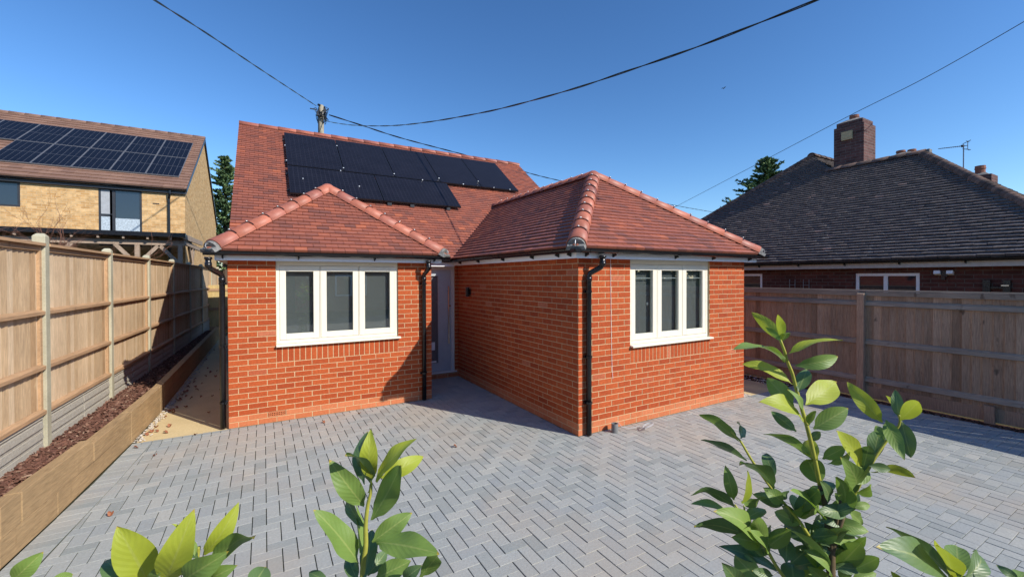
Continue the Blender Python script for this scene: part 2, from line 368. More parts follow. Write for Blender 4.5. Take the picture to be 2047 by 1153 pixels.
def rect_minus(rect, holes):
    """axis-aligned rectangle minus axis-aligned holes -> list of rectangles"""
    out = [rect]
    for hx0, hy0, hx1, hy1 in holes:
        nw = []
        for x0, y0, x1, y1 in out:
            if hx0 >= x1 or hx1 <= x0 or hy0 >= y1 or hy1 <= y0: nw.append((x0, y0, x1, y1)); continue
            if x0 < hx0: nw.append((x0, y0, hx0, y1))
            if x1 > hx1: nw.append((hx1, y0, x1, y1))
            a, b = max(x0, hx0), min(x1, hx1)
            if y0 < hy0: nw.append((a, y0, b, hy0))
            if y1 > hy1: nw.append((a, hy1, b, y1))
        out = nw
    return out
def brick_wall(parent, O, Ud, N, W, H, holes=(), soldiers=(), start_half=True, thick=.24, label=None, low=2, name='wall'):
    """real bricks proud of a mortar bed. O bottom-left corner at brick face; N outward normal."""
    O, Ud, N = Vector(O), Vector(Ud), Vector(N); Z = Vector((0, 0, 1)); mb = MB()
    def P(x, z, n=0.0): return O + Ud*x + Z*z + N*n
    def brick(x0, z0, x1, z1, mi):
        if x1-x0 < .015 or z1-z0 < .012: return
        j = random.uniform(-.0010, .0006); e = .002
        a = [P(x0, z0, -.006), P(x1, z0, -.006), P(x1, z1, -.006), P(x0, z1, -.006)]
        b_ = [P(x0, z0, -e+j), P(x1, z0, -e+j), P(x1, z1, -e+j), P(x0, z1, -e+j)]
        c = [P(x0+e, z0+e, j), P(x1-e, z0+e, j), P(x1-e, z1-e, j), P(x0+e, z1-e, j)]
        mb.frustum([a, b_, c], mi)
    allh = list(holes) + [s[:4] for s in soldiers]
    row = 0; z = 0.0
    while z < H:
        x = -.1125 if (row % 2 == 0) == start_half else 0.0
        while x < W:
            r0 = [x+.0045, z+.0045, min(x+.2205, W), min(z+.0705, H)]
            jx = random.uniform(-.0015, .0015); r0[0] += jx; r0[2] = min(r0[2]+jx, W)
            if r0[0] < 0: r0[0] = 0.0
            if r0[2] > W-.01: r0[2] = W
            if r0[0] < W-.01:
                for q in rect_minus(tuple(r0), allh): brick(*q, 2 if row < low else 1)
            x += .225
        z += .075; row += 1
    for x0, z0, x1, z1 in soldiers:
        n = round((x1-x0)/.075); w = (x1-x0)/n
        for i in range(n): brick(x0+i*w+.005, z0+.006, x0+(i+1)*w-.005, z1-.004, 1)
    for x0, z0, x1, z1 in rect_minus((.0055, 0, W-.0055, H), holes):
        mb.prism([P(x0, z0, -.0036), P(x1, z0, -.0036), P(x1, z1, -.0036), P(x0, z1, -.0036)], -N*thick, 0)
    o = mb.build(name, [M['mortar'], M['brick'], M['brick_low']], parent)
    if label: o['label'] = label
    return o
# ================================================================== setting
g = MB(); g.box((0, 40, -.32), (900, 900, .5)); tag(g.build('ground', M['ground']), kind='structure')
UB, VB, WL, WR, VD, ZT = 3.826, -2.5676, 2.8125, 3.4875, 1.28, 2.24
URW = UB+WR
# sleeper line (outer foot) as polyline in plan
SLP = [(-1.60, -8.6), (-1.171, -2.5), (-1.046, -1.087), (-.985, .01), (-.93, 1.35), (-.875, 10.6)]
def slx(v):
    for (x0, y0), (x1, y1) in zip(SLP, SLP[1:]):
        if v <= y1: return x0+(x1-x0)*(v-y0)/(y1-y0)
    return SLP[-1][0]
def paving():
    mb = MB(); RGT = 8.78
    pieces = []
    ys = [-8.6, -2.5, -1.087, -.1]
    bw = .205
    for a, b in zip(ys, ys[1:]):
        if a < VB < b: cuts = [a, VB, b]
        else: cuts = [a, b]
    pieces.append([(slx(-8.6)+bw, -8.6), (RGT, -8.6), (RGT, VB-.10), (slx(VB)+bw, VB-.10)])
    pieces.append([(slx(VB)+bw, VB-.10), (UB, VB-.10), (UB, -1.087), (slx(-1.087)+bw, -1.087)])
    pieces.append([(slx(-1.087)+bw, -1.087), (UB, -1.087), (UB, -.105), (slx(-.1)+bw, -.105)])
    pieces.append([(WL, -.105), (UB, -.105), (UB, VD), (WL, VD)])
    pieces.append([(UB, VB-.10), (UB, VB-.10), (UB, VB), (UB, VB)])
    pieces = [ccw(p) for p in pieces if area(p) > 1e-4]
    def inside(p, pc):
        return all((pc[(i+1) % len(pc)][0]-pc[i][0])*(p[1]-pc[i][1]) - (pc[(i+1) % len(pc)][1]-pc[i][1])*(p[0]-pc[i][0]) > -1e-4 for i in range(len(pc)))
    def block(poly, g=.0032):
        n = len(poly); cx = sum(p[0] for p in poly)/n; cy = sum(p[1] for p in poly)/n
        j = random.uniform(-.0015, .0015); tx = random.uniform(-.006, .006); ty = random.uniform(-.006, .006)
        def ins(d):
            out = []
            for i in range(n):
                x, y = poly[i]; dx = cx-x; dy = cy-y; dd = d*.62
                out.append((x+math.copysign(min(d, abs(dx)*.5), dx), y+math.copysign(min(dd, abs(dy)*.5), dy)))
            return out
        a, b, c = ins(g), ins(g), ins(g+.0016)
        z = lambda x, y, h: (x, y, h+j+tx*(x-cx)+ty*(y-cy))
        mb.frustum([[(x, y, -.03) for x, y in a], [z(x, y, -.0018) for x, y in b], [z(x, y, 0) for x, y in c]])
    U = .1; i0 = int(-20); i1 = 92; j0 = -90; j1 = 16
    for i in range(i0, i1):
        for j in range(j0, j1):
            k = (i-j) % 4
            if k == 0: r = (i*U, j*U, (i+2)*U, (j+1)*U)
            elif k == 3: r = (i*U, j*U, (i+1)*U, (j+2)*U)
            else: continue
            r = (r[0]+.02, r[1]-.005, r[2]+.02, r[3]-.005)
            q = [(r[0], r[1]), (r[2], r[1]), (r[2], r[3]), (r[0], r[3])]
            if all(any(inside(p, pc) for pc in pieces) for p in q): block(q); continue
            for pc in pieces:
                c = clip(q, pc)
                if area(c) > 6e-4: block(c)
    # border course beside the sleepers, and half-block course along the house front
    v = -8.5
    while v < -.12:
        x0, x1 = slx(v)+.004, slx(v+.1)+.004
        block([(x0, v), (x0+.2, v), (x1+.2, v+.1), (x1, v+.1)]); v += .1
    x = slx(0)
    while x < WL-.02: block([(x, -.103), (x+.1, -.103), (x+.1, -.003), (x, -.003)]); x += .1
    x = UB
    while x < RGT-.05: block([(x, VB-.1), (x+.1, VB-.1), (x+.1, VB-.002), (x, VB-.002)]); x += .1
    o = mb.build('driveway', M['paver']); tag(o, kind='structure')
    s = MB()
    for pc in pieces + [[(slx(-8.6), -8.6), (slx(-8.6)+.21, -8.6), (slx(-2.5)+.21, -2.5), (slx(-2.5), -2.5)], [(slx(-2.5), -2.5), (slx(-2.5)+.21, -2.5), (slx(0)+.21, -.1), (slx(0), -.1)],
                        [(slx(0), -.12), (WL, -.12), (WL, 0), (slx(0), 0)], [(UB, VB-.1), (RGT, VB-.1), (RGT, VB), (UB, VB)]]:
        s.face([(x, y, -.0075) for x, y in ccw(pc)])
    tag(s.build('paving_joints', M['joint']), kind='structure')
paving()
p = MB(); p.bb(-.94, .0, -.06, 0, 11, -.004); p.bb(URW, VB+.0, -.06, 8.55, 9, -.004)
tag(p.build('path', M['path']), kind='structure')
# soil/bark strip at the right fence, planting bed in the foreground
p = MB(); p.bb(8.78, -9, -.06, 9.05, VB, -.012); p.bb(8.55, VB, -.06, 9.05, 9, -.016); tag(p.build('soil_strip', M['bed']), kind='structure')
p = MB(); p.bb(-1.2, -8.4, -.05, 4.1, -5.95, .05); tag(p.build('planting_bed', M['bed']), kind='structure')
# street behind the camera (what the windows look out on)
p = MB(); p.bb(-30, -9.9, -.07, 40, -8.6, .0); tag(p.build('pavement', plain('asphalt_pavement', (.12, .12, .12), .9, .2, var=.2)), kind='structure')
p = MB(); p.bb(-40, -17, -.1, 50, -9.9, -.065); tag(p.build('road', plain('road_asphalt', (.085, .085, .09), .85, .25, var=.2)), kind='structure')

# raised bed with bark
BX = -1.62
bed = MB()
vs = [(-8.6), -2.5, -1.087, .01, 1.35, 10.6]
for a, b in zip(vs, vs[1:]):
    bed.prism([(BX-.05, a, .0), (slx(a)-.05, a, 0), (slx(b)-.05, b, 0), (BX+.3, b, 0) if b > 5 else (BX-.05, b, 0)], (0, 0, .27))
tag(bed.build('raised_bed_soil', M['bed']), kind='structure')
ch = MB()
for i in range(7800):
    v = -3.4 + 13.6*(random.random()**1.7); x0 = -1.54+.03*v; x1 = slx(v)-.11
    x = random.uniform(x0, x1); l = random.uniform(.02, .065); w = random.uniform(.010, .024); t = random.uniform(.003, .008)
    m = (Matrix.Rotation(random.uniform(0, 6.3), 3, 'Z') @ Matrix.Rotation(random.gauss(0, .35), 3, 'X') @ Matrix.Rotation(random.gauss(0, .35), 3, 'Y'))
    edge = 1-abs((x-(x0+x1)/2)/((x1-x0)/2))
    ch.box((x, v, .275+random.random()*.02+.02*edge), (l, w, t), mat=m)
tag(ch.build('bark_mulch', M['bark']), 'red brown bark chips filling the raised bed by the left fence', 'bark mulch', kind='stuff')
st = MB()
def pebble(mb, x, y, z, r):
    m = Matrix.Rotation(random.uniform(0, 6.3), 3, 'Z'); c = Vector((x, y, z)); b = len(mb.v)
    sx, sy, sz = r*random.uniform(.8, 1.4), r*random.uniform(.7, 1.1), r*random.uniform(.5, .8)
    for p in ((1,0,0),(0,1,0),(-1,0,0),(0,-1,0),(0,0,1),(0,0,-1),(.7,.7,.4),(-.7,.7,.4),(-.7,-.7,.4),(.7,-.7,.4)):
        mb.v.append(tuple(c + m @ Vector((p[0]*sx, p[1]*sy, p[2]*sz))))
    for f in ((0,6,9),(6,1,7),(7,2,8),(8,3,9),(6,7,4),(7,8,4),(8,9,4),(9,6,4),(0,1,6),(1,2,7),(2,3,8),(3,0,9),(1,0,5),(2,1,5),(3,2,5),(0,3,5)): mb.f.append(tuple(b+i for i in f)); mb.mi.append(0)
for i in range(520):
    v = random.uniform(.02, 9) if i % 3 else random.uniform(.02, 2.0); pebble(st, slx(v)+random.uniform(.01, .085)*(1 if random.random() < .85 else 1.6), v, .004, random.uniform(.007, .016))
tag(st.build('gravel_strip', M['stone']), 'pale gravel along the foot of the timber sleepers beside the sandy path', 'gravel', kind='stuff')
st = MB()
for i in range(1500):
    if i % 5 == 0: x, y = random.uniform(URW+.0, URW+.18), random.uniform(VB+.0, VB+.12)
    elif i % 3 == 0: x, y = random.uniform(URW+.01, URW+.10), random.uniform(VB, 1.5)
    else: x, y = random.uniform(8.5, 8.92), random.uniform(VB+.05, 2.2)
    pebble(st, x, y, .004, random.uniform(.008, .018))
tag(st.build('gravel_edging', M['stone']), 'gravel beside the concrete path behind the right corner of the bungalow', 'gravel', kind='stuff')

# ================================================================== the bungalow
H = thing('bungalow', (3.6, 1.0, 0), 'new red brick bungalow with clay tiled hipped wings and black solar panels', 'bungalow')
WZ0 = 1.075   # window opening foot (sill line)
LW0, RW0 = .5605, .897   # opening starts, local to each front wall
brick_wall(H, (0, 0, 0), (1, 0, 0), (0, -1, 0), WL, ZT+.10, holes=[(LW0, WZ0-.03, LW0+1.70, ZT+.1), (.452, .080, .673, .150)], soldiers=[(LW0, .825, LW0+1.70, WZ0-.03)], thick=.25)
brick_wall(H, (UB, VB, 0), (1, 0, 0), (0, -1, 0), WR, ZT+.10, holes=[(RW0, WZ0-.03, RW0+1.69, ZT+.1)], soldiers=[(RW0, .825, RW0+1.69, WZ0-.03)], thick=.25)
brick_wall(H, (UB, VD+.1, 0), (0, -1, 0), (-1, 0, 0), VD+.1-VB, ZT+.10, thick=.25, start_half=False)
brick_wall(H, (WL, 0, 0), (0, 1, 0), (1, 0, 0), VD+.1, ZT+.10, thick=.2, start_half=False)
brick_wall(H, (WL, VD, 0), (1, 0, 0), (0, -1, 0), UB-WL, ZT+.06, holes=[(.015, .095, .94, ZT+.06)], thick=.22)
brick_wall(H, (0, 9.5, 0), (0, -1, 0), (-1, 0, 0), 9.5, ZT+.10, thick=.22, start_half=False)
brick_wall(H, (URW, VB, 0), (0, 1, 0), (1, 0, 0), VD-VB, ZT+.10, thick=.22, start_half=False)
# gables and back
gb = MB()
gb.prism([(-.0, VD-.2, ZT), (-.0, 9.67, ZT), (-.0, 5.376, 5.58)], (.22, 0, 0)); gb.prism([(7.6, VD-.2, 0), (7.6, 9.67, 0), (7.6, 9.67, ZT), (7.6, 5.376, 5.58), (7.6, VD-.2, ZT)], (-.22, 0, 0))
gb.bb(0.22, 9.4, 0, 7.38, 9.62, ZT+.1); gb.build('gable_wall', M['red_far'], H)
# rooms behind the windows
def room(x0, y0, x1, y1, name):
    r = MB(); z0, z1 = .12, 2.42
    r.face([(x0, y1, z0), (x1, y1, z0), (x1, y1, z1), (x0, y1, z1)]); r.face([(x0, y0, z0), (x0, y1, z0), (x0, y1, z1), (x0, y0, z1)])
    r.face([(x1, y0, z0), (x1, y1, z0), (x1, y1, z1), (x1, y0, z1)]); r.face([(x0, y0, z1), (x1, y0, z1), (x1, y1, z1), (x0, y1, z1)])
    r.face([(x0, y0, z0), (x1, y0, z0), (x1, y1, z0), (x0, y1, z0)], 1)
    return r.build(name, [M['plaster'], M['carpet']], H)
room(.26, .27, WL-.22, 3.6, 'room_lining'); room(UB+.27, VB+.27, URW-.24, 3.0, 'room_lining'); room(WL+.02, VD+.3, UB+.2, 5, 'hall_lining')

def window(x0, y, w, z0, z1, sashes, mirror_line=False, handle=False, added_blind=False):
    """three light flush casement; y = brick face, frame set 30 mm back"""
    f = MB(); yf = y+.028; d = .07; hz = z1; t = .042
    f.bb(x0, yf, z0, x0+t, yf+d, hz); f.bb(x0+w-t, yf, z0, x0+w, yf+d, hz)
    f.bb(x0+t, yf, hz-t-.02, x0+w-t, yf+d, hz); f.bb(x0+t, yf, z0, x0+w-t, yf+d, z0+.045)
    xs = [s[1] for s in sashes[:-1]]
    for a, b in zip(sashes, sashes[1:]): f.bb(x0+a[1]+.004, yf, z0+.045, x0+b[0]-.004, yf+d, hz-t-.02)
    fo = f.build('window', M['cream'], H, bevel=.002)
    for i, (a, b) in enumerate(sashes):
        s = MB(); za, zb = z0+.05, hz-t-.025; e = .078; ys = yf+.003
        s.bb(x0+a, ys, za, x0+a+e, ys+.06, zb); s.bb(x0+b-e, ys, za, x0+b, ys+.06, zb)
        s.bb(x0+a+e, ys, za, x0+b-e, ys+.06, za+e+.005); s.bb(x0+a+e, ys, zb-e, x0+b-e, ys+.06, zb)
        if i != 1: s.bb(x0+a+.09, ys-.008, zb-.045, x0+b-.09, ys, zb-.028)
        so_ = s.build('sash', M['cream'], fo, bevel=.003)
        q = MB(); q.bb(x0+a+e-.005, ys+.024, za+e-.005, x0+b-e+.005, ys+.030, zb-e+.005); q.build('pane', M['glass'], fo)
        if mirror_line:
            q = MB(); zz = 1.985; q.bb(x0+a+e, ys+.034, zz-.004, x0+b-e, ys+.044, zz+.004); q.build('reflected_line', M['white'], fo)  # thin white bar standing in for a line reflected across the panes
        if handle and i == 0:
            q = MB(); q.bb(x0+b-e-.045, ys+.07, 1.60, x0+b-e-.02, ys+.085, 1.64); q.bar((x0+b-e-.032, ys+.10, 1.63), (x0+b-e-.04, ys+.10, 1.50), .016, .012); q.build('handle', M['white'], fo)
    sl = MB(); zs = z0
    pr = [(yf+.05, zs), (y-.055, zs-.012), (y-.055, zs-.036), (y+.02, zs-.03), (yf+.05, zs-.03)]
    sl.frustum([[(x0-.004, a, b) for a, b in pr], [(x0+w+.035, a, b) for a, b in pr]])
    sl.build('sill', M['cream'], fo, bevel=.003)
    for xx in (x0-.012, x0+w+.006): rv = MB(); rv.bb(xx, yf+.07, z0-.02, xx+.006, y+.26, hz); rv.build('reveal', M['plaster'], fo)
    if added_blind: q = MB(); q.bb(x0+.045, y+.118, z0+.05, x0+w-.045, y+.122, hz-.03); q.build('added_blind', M['added_blind'], fo)  # added surface close behind the glass, catches sun so the panes read grey
SA = [(.045, .555), (.575, 1.10), (1.118, 1.655)]
window(LW0+.003, 0, 1.694, WZ0+.005, ZT+.0, SA, added_blind=True)
window(UB+RW0+.003, VB, 1.684, WZ0+.005, ZT+.0, [(.045, .55), (.57, 1.09), (1.108, 1.64)], mirror_line=True, handle=True, added_blind=True)

# front door
dx0, dx1 = WL+.02, UB-.068
fr = MB(); y = VD+.03
fr.bb(dx0, y, .13, dx0+.07, y+.09, ZT); fr.bb(dx1-.07, y, .13, dx1, y+.09, ZT); fr.bb(dx0+.07, y, ZT-.09, dx1-.07, y+.09, ZT)
fo = fr.build('door_frame', M['doorframe'], H, bevel=.003)
th = MB(); th.bb(dx0-.0, y-.06, .10, dx1+.03, y+.09, .13); th.build('threshold', M['doorframe'], fo, bevel=.004)
dl = MB(); a, b = dx0+.073, dx1-.073; ga, gb_ = 3.16, 3.415; za, zb = .30, 2.03; yd = y+.02
for r in rect_minus((a, .135, b, ZT-.093), [(ga, za, gb_, zb)]): dl.bb(r[0], yd, r[1], r[2], yd+.05, r[3])
do = dl.build('door', M['door'], H)
tr = MB(); e = .035
for r in rect_minus((ga-e, za-e, gb_+e, zb+e), [(ga, za, gb_, zb)]): tr.bb(r[0], yd-.014, r[1], r[2], yd-.001, r[3])
for k in range(6): zz = .35+.33*k; tr.bb(gb_+e+.01, yd-.0035, zz, b-.005, yd-.0005, zz+.008)
tr.build('door_trim', M['door'], do, bevel=.004)
q = MB(); q.bb(ga, yd+.02, za, gb_, yd+.03, zb); q.build('door_glass', M['frosted_dark'] if 'frosted_dark' in M else plain('obscured_door_glass', (.13, .14, .15), .25, .6, var=.1), do)
q = MB(); q.bb(ga+.12, yd+.005, .56, ga+.19, yd+.018, .72); q.build('notice_card', M['white'], do)
q = MB(); q.bb(ga+.10, yd+.005, .31, ga+.22, yd+.018, .345); q.build('paper_strip', M['white'], do)
hd = MB(); hd.tube([(3.622, yd-.055, .68), (3.622, yd-.055, 1.83)], .0135, 12)
for zz in (.78, 1.73): hd.tube([(3.622, yd, zz), (3.622, yd-.055, zz)], .009, 8)
hd.build('door_handle', M['steel'], do, smooth=False)
q = MB(); q.tube([(3.667, yd+.001, 1.43), (3.667, yd-.012, 1.43)], .016, 12); q.build('lock', M['steel'], do)

# wall lamp: back plate plus up/down cylinder
lp = MB(); lx, ly, lz = UB, .69, 1.725
lp.bb(lx-.022, ly-.035, lz-.05, lx, ly+.035, lz+.05); lp.tube([(lx-.055, ly, lz-.085), (lx-.055, ly, lz+.085)], .036, 16)
lo = lp.build('wall_lamp', M['blackp'], H)
for zz in (.0855, -.088): q = MB(); q.tube([(lx-.055, ly, lz+zz), (lx-.055, ly, lz+zz+.0025)], .03, 14); q.build('lamp_lens', M['frosted'], lo)

# air brick
ab = MB(); x0, z0 = .455, .083; W_, H_ = .215, .065
ab.bb(x0, -.004, z0, x0+W_, .01, z0+.012); ab.bb(x0, -.004, z0+H_-.012, x0+W_, .01, z0+H_); ab.bb(x0, -.004, z0+.028, x0+W_, .01, z0+.036)
for k in range(11): xx = x0+W_*k/10; ab.bb(max(x0, xx-.005), -.0035, z0, min(x0+W_, xx+.005), .0095, z0+H_)
ao = ab.build('air_brick', M['brick_low'], H)
q = MB(); q.bb(x0-.004, .014, z0-.004, x0+W_+.004, .03, z0+H_+.004); q.build('air_brick_mesh', M['blackp'], ao)

# ---- roofs
ZE = 2.36; ts = .775; sl_ = math.hypot(1, ts)
VR = 5.376
RP = (math.sqrt(1+ts*ts))
main = tiles('roof', H, (-.066, 1.08, ZE), (1, 0, 0), (0, 1, ts), [(0, 0), (7.75, 0), (7.75, (VR-1.08)*RP), (0, (VR-1.08)*RP)])
tiles('roof', H, (-.066, 9.672, ZE), (1, 0, 0), (0, -1, ts), [(0, 0), (7.75, 0), (7.75, (VR-1.08)*RP), (0, (VR-1.08)*RP)])
for xx in (-.066, 7.684-.03):
    vg = MB(); vg.bar((xx+.015, 1.08, ZE-.02), (xx+.015, VR, ZE-.02+ts*(VR-1.08)), .03, .03); vg.bar((xx+.015, 9.67, ZE-.02), (xx+.015, VR, ZE-.02+ts*(VR-1.08)), .03, .03)
    vg.build('verge', M['mortar_grey'], main)
def wing(u0, u1, v0, zt=.75):
    hs = (u1-u0)/2; rise = hs*zt; q = math.sqrt(1+zt*zt); vm = 1.08 + rise/ts; um = (u0+u1)/2; va = v0+hs
    o = tiles('roof', H, (u0, v0, ZE), (1, 0, 0), (0, 1, zt), [(0, 0), (2*hs, 0), (hs, hs*q)])
    # side facing -u : along +v, slope towards +u
    tiles('roof', H, (u0, v0, ZE), (0, 1, 0), (1, 0, zt), [(0, 0), (1.08-v0, 0), (vm-v0, hs*q), (hs, hs*q)])
    tiles('roof', H, (u1, v0, ZE), (0, 1, 0), (-1, 0, zt), [(0, 0), (1.08-v0, 0), (vm-v0, hs*q), (hs, hs*q)])
    A = Vector((um, va, ZE+rise)); n = .035
    for e in (u0, u1):
        P0 = Vector((e, v0, ZE)); d = (A-P0).normalized()
        h = ridge_tiles('hip_tiles', o, P0 + d*.08+Vector((0, 0, n)), A+Vector((0, 0, n)), r=.118, L=.30, drop=.045)
        e_ = MB(); side = d.cross(Vector((0, 0, 1))).normalized(); up = side.cross(d).normalized(); c = P0+d*.085+Vector((0, 0, n)) - up*.045
        ring = [c + side*math.cos(math.pi*k/10)*.11 + up*math.sin(math.pi*k/10)*.10 for k in range(11)]
        e_.prism([*ring], -d*.05); e_.prism([c+side*.12-up*.02, c-side*.12-up*.02, c-side*.10+up*.03, c+side*.10+up*.03], -d*.11)
        e_.build('mortar_end', M['mortar_grey'], h)
        hk = MB(); b = c - d*.06 - up*.01; hk.tube([b+d*.1, b, b-d*.035+up*.02, b-d*.04+up*.075, b-d*.015+up*.10, b+d*.01+up*.085], .006, 6); hk.build('hip_iron', M['clip'], h)
    ridge_tiles('ridge_tiles', o, A+Vector((0, 0, n)), Vector((um, vm, ZE+rise+n)), r=.115, L=.32, drop=.05, clips=True)
    cap = MB(); cc = A + Vector((0, 0, n))
    b0 = len(cap.v)
    for i in range(5):
        ph = i/4*math.pi/2; rr = .125*math.cos(ph)
        for k in range(14): t = 2*math.pi*k/14; cap.v.append((cc.x+rr*math.cos(t), cc.y+rr*math.sin(t), cc.z-.06+.125*math.sin(ph)))
    for i in range(4):
        for k in range(14): k2 = (k+1) % 14; cap.f.append((b0+i*14+k, b0+i*14+k2, b0+(i+1)*14+k2, b0+(i+1)*14+k)); cap.mi.append(0)
    cap.build('hip_junction', M['ridge'], o, smooth=True)
    return o
wl = wing(-.2, 3.01, -.2); wr = wing(UB-.2, URW+.2, VB-.2)
ridge_tiles('ridge_tiles', main, (-.066, VR, ZE+ts*(VR-1.08)+.02), (7.684, VR, ZE+ts*(VR-1.08)+.02), r=.10, L=.40, drop=.05, clips=False)
# valley lead strips
vl = MB()
for u0, um, rise in ((3.01, 1.405, 1.605*.75), (3.626, 5.57, 1.944*.75)):
    a = Vector((u0, 1.08, ZE+.004)); b = Vector((um, 1.08+rise/ts, ZE+rise+.004)); vl.bar(a, b, .10, .006)
vl.build('valley', plain('lead', (.12, .12, .13), .6, .4), main)

# ---- fascia, soffit, gutter
OH = .13
fa = MB(); z0, z1 = ZT-.005, ZE-.02
fa.bb(-OH, -OH, z0, WL+OH, -OH+.018, z1)                               # left wing front
fa.bb(-OH, -OH+.018, z0, -OH+.018, 9.5, z1)
fa.bb(WL+OH-.018, -OH+.018, z0, WL+OH, VD-OH, z1)
fa.bb(WL+OH, VD-OH, z0-.02, UB-OH, VD-OH+.018, z1-.01)                 # over the door
fa.bb(UB-OH, VB-OH, z0, UB-OH+.018, VD-OH, z1)                          # right wing side
fa.bb(UB-OH+.018, VB-OH, z0, URW+OH, VB-OH+.018, z1)
fa.bb(URW+OH-.018, VB-OH+.018, z0, URW+OH, 1.0, z1)
fo = fa.build('fascia', M['white'], H)
sf = MB()
sf.bb(-OH+.018, -OH+.018, ZT, WL+OH-.018, -.001, ZT+.01); sf.bb(UB-OH+.018, VB-OH+.018, ZT, URW+OH-.018, VB-.001, ZT+.01); sf.bb(UB-OH+.018, VB, ZT+.001, UB-.001, VD-OH, ZT+.011)
sf.bb(WL+.001, 0, ZT+.001, WL+OH-.018, VD-OH, ZT+.011); sf.bb(WL+.001, VD-OH+.018, ZT-.0, UB-.001, VD+.02, ZT+.008); sf.bb(-OH+.018, 0, ZT+.001, -.001, 9.4, ZT+.011)
sf.build('soffit', M['soffit'], fo)
def gutter_run(mb, a, b, nrm, z=ZE-.022, r=.055):
    a, b = Vector(a), Vector(b); n = Vector((nrm[0], nrm[1], 0)); d = (b-a).normalized(); loops = []
    for p in (a, b):
        lp = []
        for k in range(9): t = math.pi*k/8; lp.append(p + n*(r - r*math.cos(t)) + Vector((0, 0, z - r*math.sin(t)*.80)))
        for k in range(9): t = math.pi*(8-k)/8; rr = r-.004; lp.append(p + n*(r - rr*math.cos(t)) + Vector((0, 0, z - rr*math.sin(t)*.80)))
        loops.append(lp)
    mb.frustum(loops)
    L = (b-a).length
    for s in (0, L-.006):    # stop ends
        p = a+d*s; lp = [p + n*(r - r*math.cos(math.pi*k/8)) + Vector((0, 0, z - r*math.sin(math.pi*k/8)*.80)) for k in range(9)]
        mb.prism(lp, d*.006)
def bracket(mb, p, nrm, d, z=ZE-.022, r=.060):
    p = Vector(p); n = Vector((nrm[0], nrm[1], 0)); d = Vector(d)
    outer = [p + n*(.055 - r*math.cos(math.pi*k/8)) + Vector((0, 0, z+.004 - r*math.sin(math.pi*k/8)*.82)) for k in range(9)]
    inner = [p + n*(.055 - (r-.006)*math.cos(math.pi*k/8)) + Vector((0, 0, z+.004 - (r-.006)*math.sin(math.pi*k/8)*.82)) for k in range(8, -1, -1)]
    mb.prism(outer+inner, d*.022)
    mb.prism([p + n*.0 + Vector((0, 0, z-.01)), p + n*.065 + Vector((0, 0, z-.058)), p+n*.05+Vector((0, 0, z-.066)), p + Vector((0, 0, z-.085))], d*.018)
def gutter(runs, brs):
    gm = MB()
    for a, b, n in runs: gutter_run(gm, a, b, n)
    o = gm.build('gutter', M['gutter'], H, smooth=False)
    for p, n, d in brs: bm = MB(); bracket(bm, p, n, d); bm.build('gutter_bracket', M['gutter'], o)
    return o
f0 = -OH-.002
gutter([((-.245, f0, 0), (3.06, f0, 0), (0, -1))], [((x, f0, 0), (0, -1), (1, 0, 0)) for x in (-.05, .83, 1.86, 2.80)])
e0 = UB-OH-.002; b0 = VB-OH-.002
gutter([((3.0, VD-OH-.002, 0), (e0-.0, VD-OH-.002, 0), (0, -1)), ((e0, VD-OH-.1, 0), (e0, b0-.112, 0), (-1, 0)), ((e0-.112, b0, 0), (URW+.30, b0, 0), (0, -1))],
       [((e0, y, 0), (-1, 0), (0, 1, 0)) for y in (.8, .0, -.9, -1.75, -2.35, -2.6)] + [((x, b0, 0), (0, -1), (1, 0, 0)) for x in (UB+.0, UB+.45, 5.45, 6.28, 7.2)])
def downpipe(out, foot, z_el=2.02, extra=None):
    o = MB(); z = ZE-.10; r = .034
    top = Vector((out[0], out[1], z)); a = Vector((out[0], out[1], z-.10)); b = Vector((foot[0], foot[1], z_el))
    o.tube([(top.x, top.y, z+.01), (top.x, top.y, z-.02)], .044, 14)
    mid1 = a + Vector((0, 0, -.0)); d = b-a
    pts = [top, a, a+d*.12+Vector((0, 0, -.015)), a+d*.5, b-d*.12+Vector((0, 0, .02)), b, Vector((foot[0], foot[1], z_el-.1)), Vector((foot[0], foot[1], .015))]
    o.tube(pts, r, 14)
    for zz in (z_el-.04, z-.09): 
        p = Vector((foot[0], foot[1], zz)) if zz < z_el else Vector((out[0], out[1], zz)); o.tube([p-Vector((0, 0, .03)), p+Vector((0, 0, .03))], r+.006, 14)
    d_ = o.build('downpipe', M['gutter'], H, smooth=False)
    for p in d_.data.polygons: p.use_smooth = len(p.vertices) == 4
    return d_
def pipe_clips(dp, foot, wall_dir, zs):
    w = Vector((wall_dir[0], wall_dir[1], 0))
    for z in zs:
        c = MB(); p = Vector((foot[0], foot[1], z)); c.tube([p-Vector((0, 0, .014)), p+Vector((0, 0, .014))], .040, 14)
        t = w.cross(Vector((0, 0, 1))); c.bar(p - t*.055 + w*.036, p + t*.055 + w*.036, .022, .03); c.bar(p, p+w*.05, .03, .02)
        c.build('pipe_clip', M['gutter'], dp)
d = downpipe((-.19, f0-.055), (-.062, .035)); pipe_clips(d, (-.062, .035), (1, 0), (1.93, 1.1, .35))
d = downpipe((2.70, f0-.055), (2.668, -.05)); pipe_clips(d, (2.668, -.05), (0, 1), (1.9, .45))
d = downpipe((UB+.235, b0-.055), (UB+.13, VB-.05)); pipe_clips(d, (UB+.13, VB-.05), (0, 1), (1.82, 1.0, .42))
# thin white cable down the front of the right wing
c = MB(); c.tube([(4.36, VB-.006, 2.235), (4.362, VB-.007, 1.9), (4.370, VB-.006, 1.5), (4.374, VB-.008, 1.1), (4.385, VB-.007, .80), (4.392, VB-.014, .66)], .0026, 6)
c.build('wall_cable', M['white'], H)

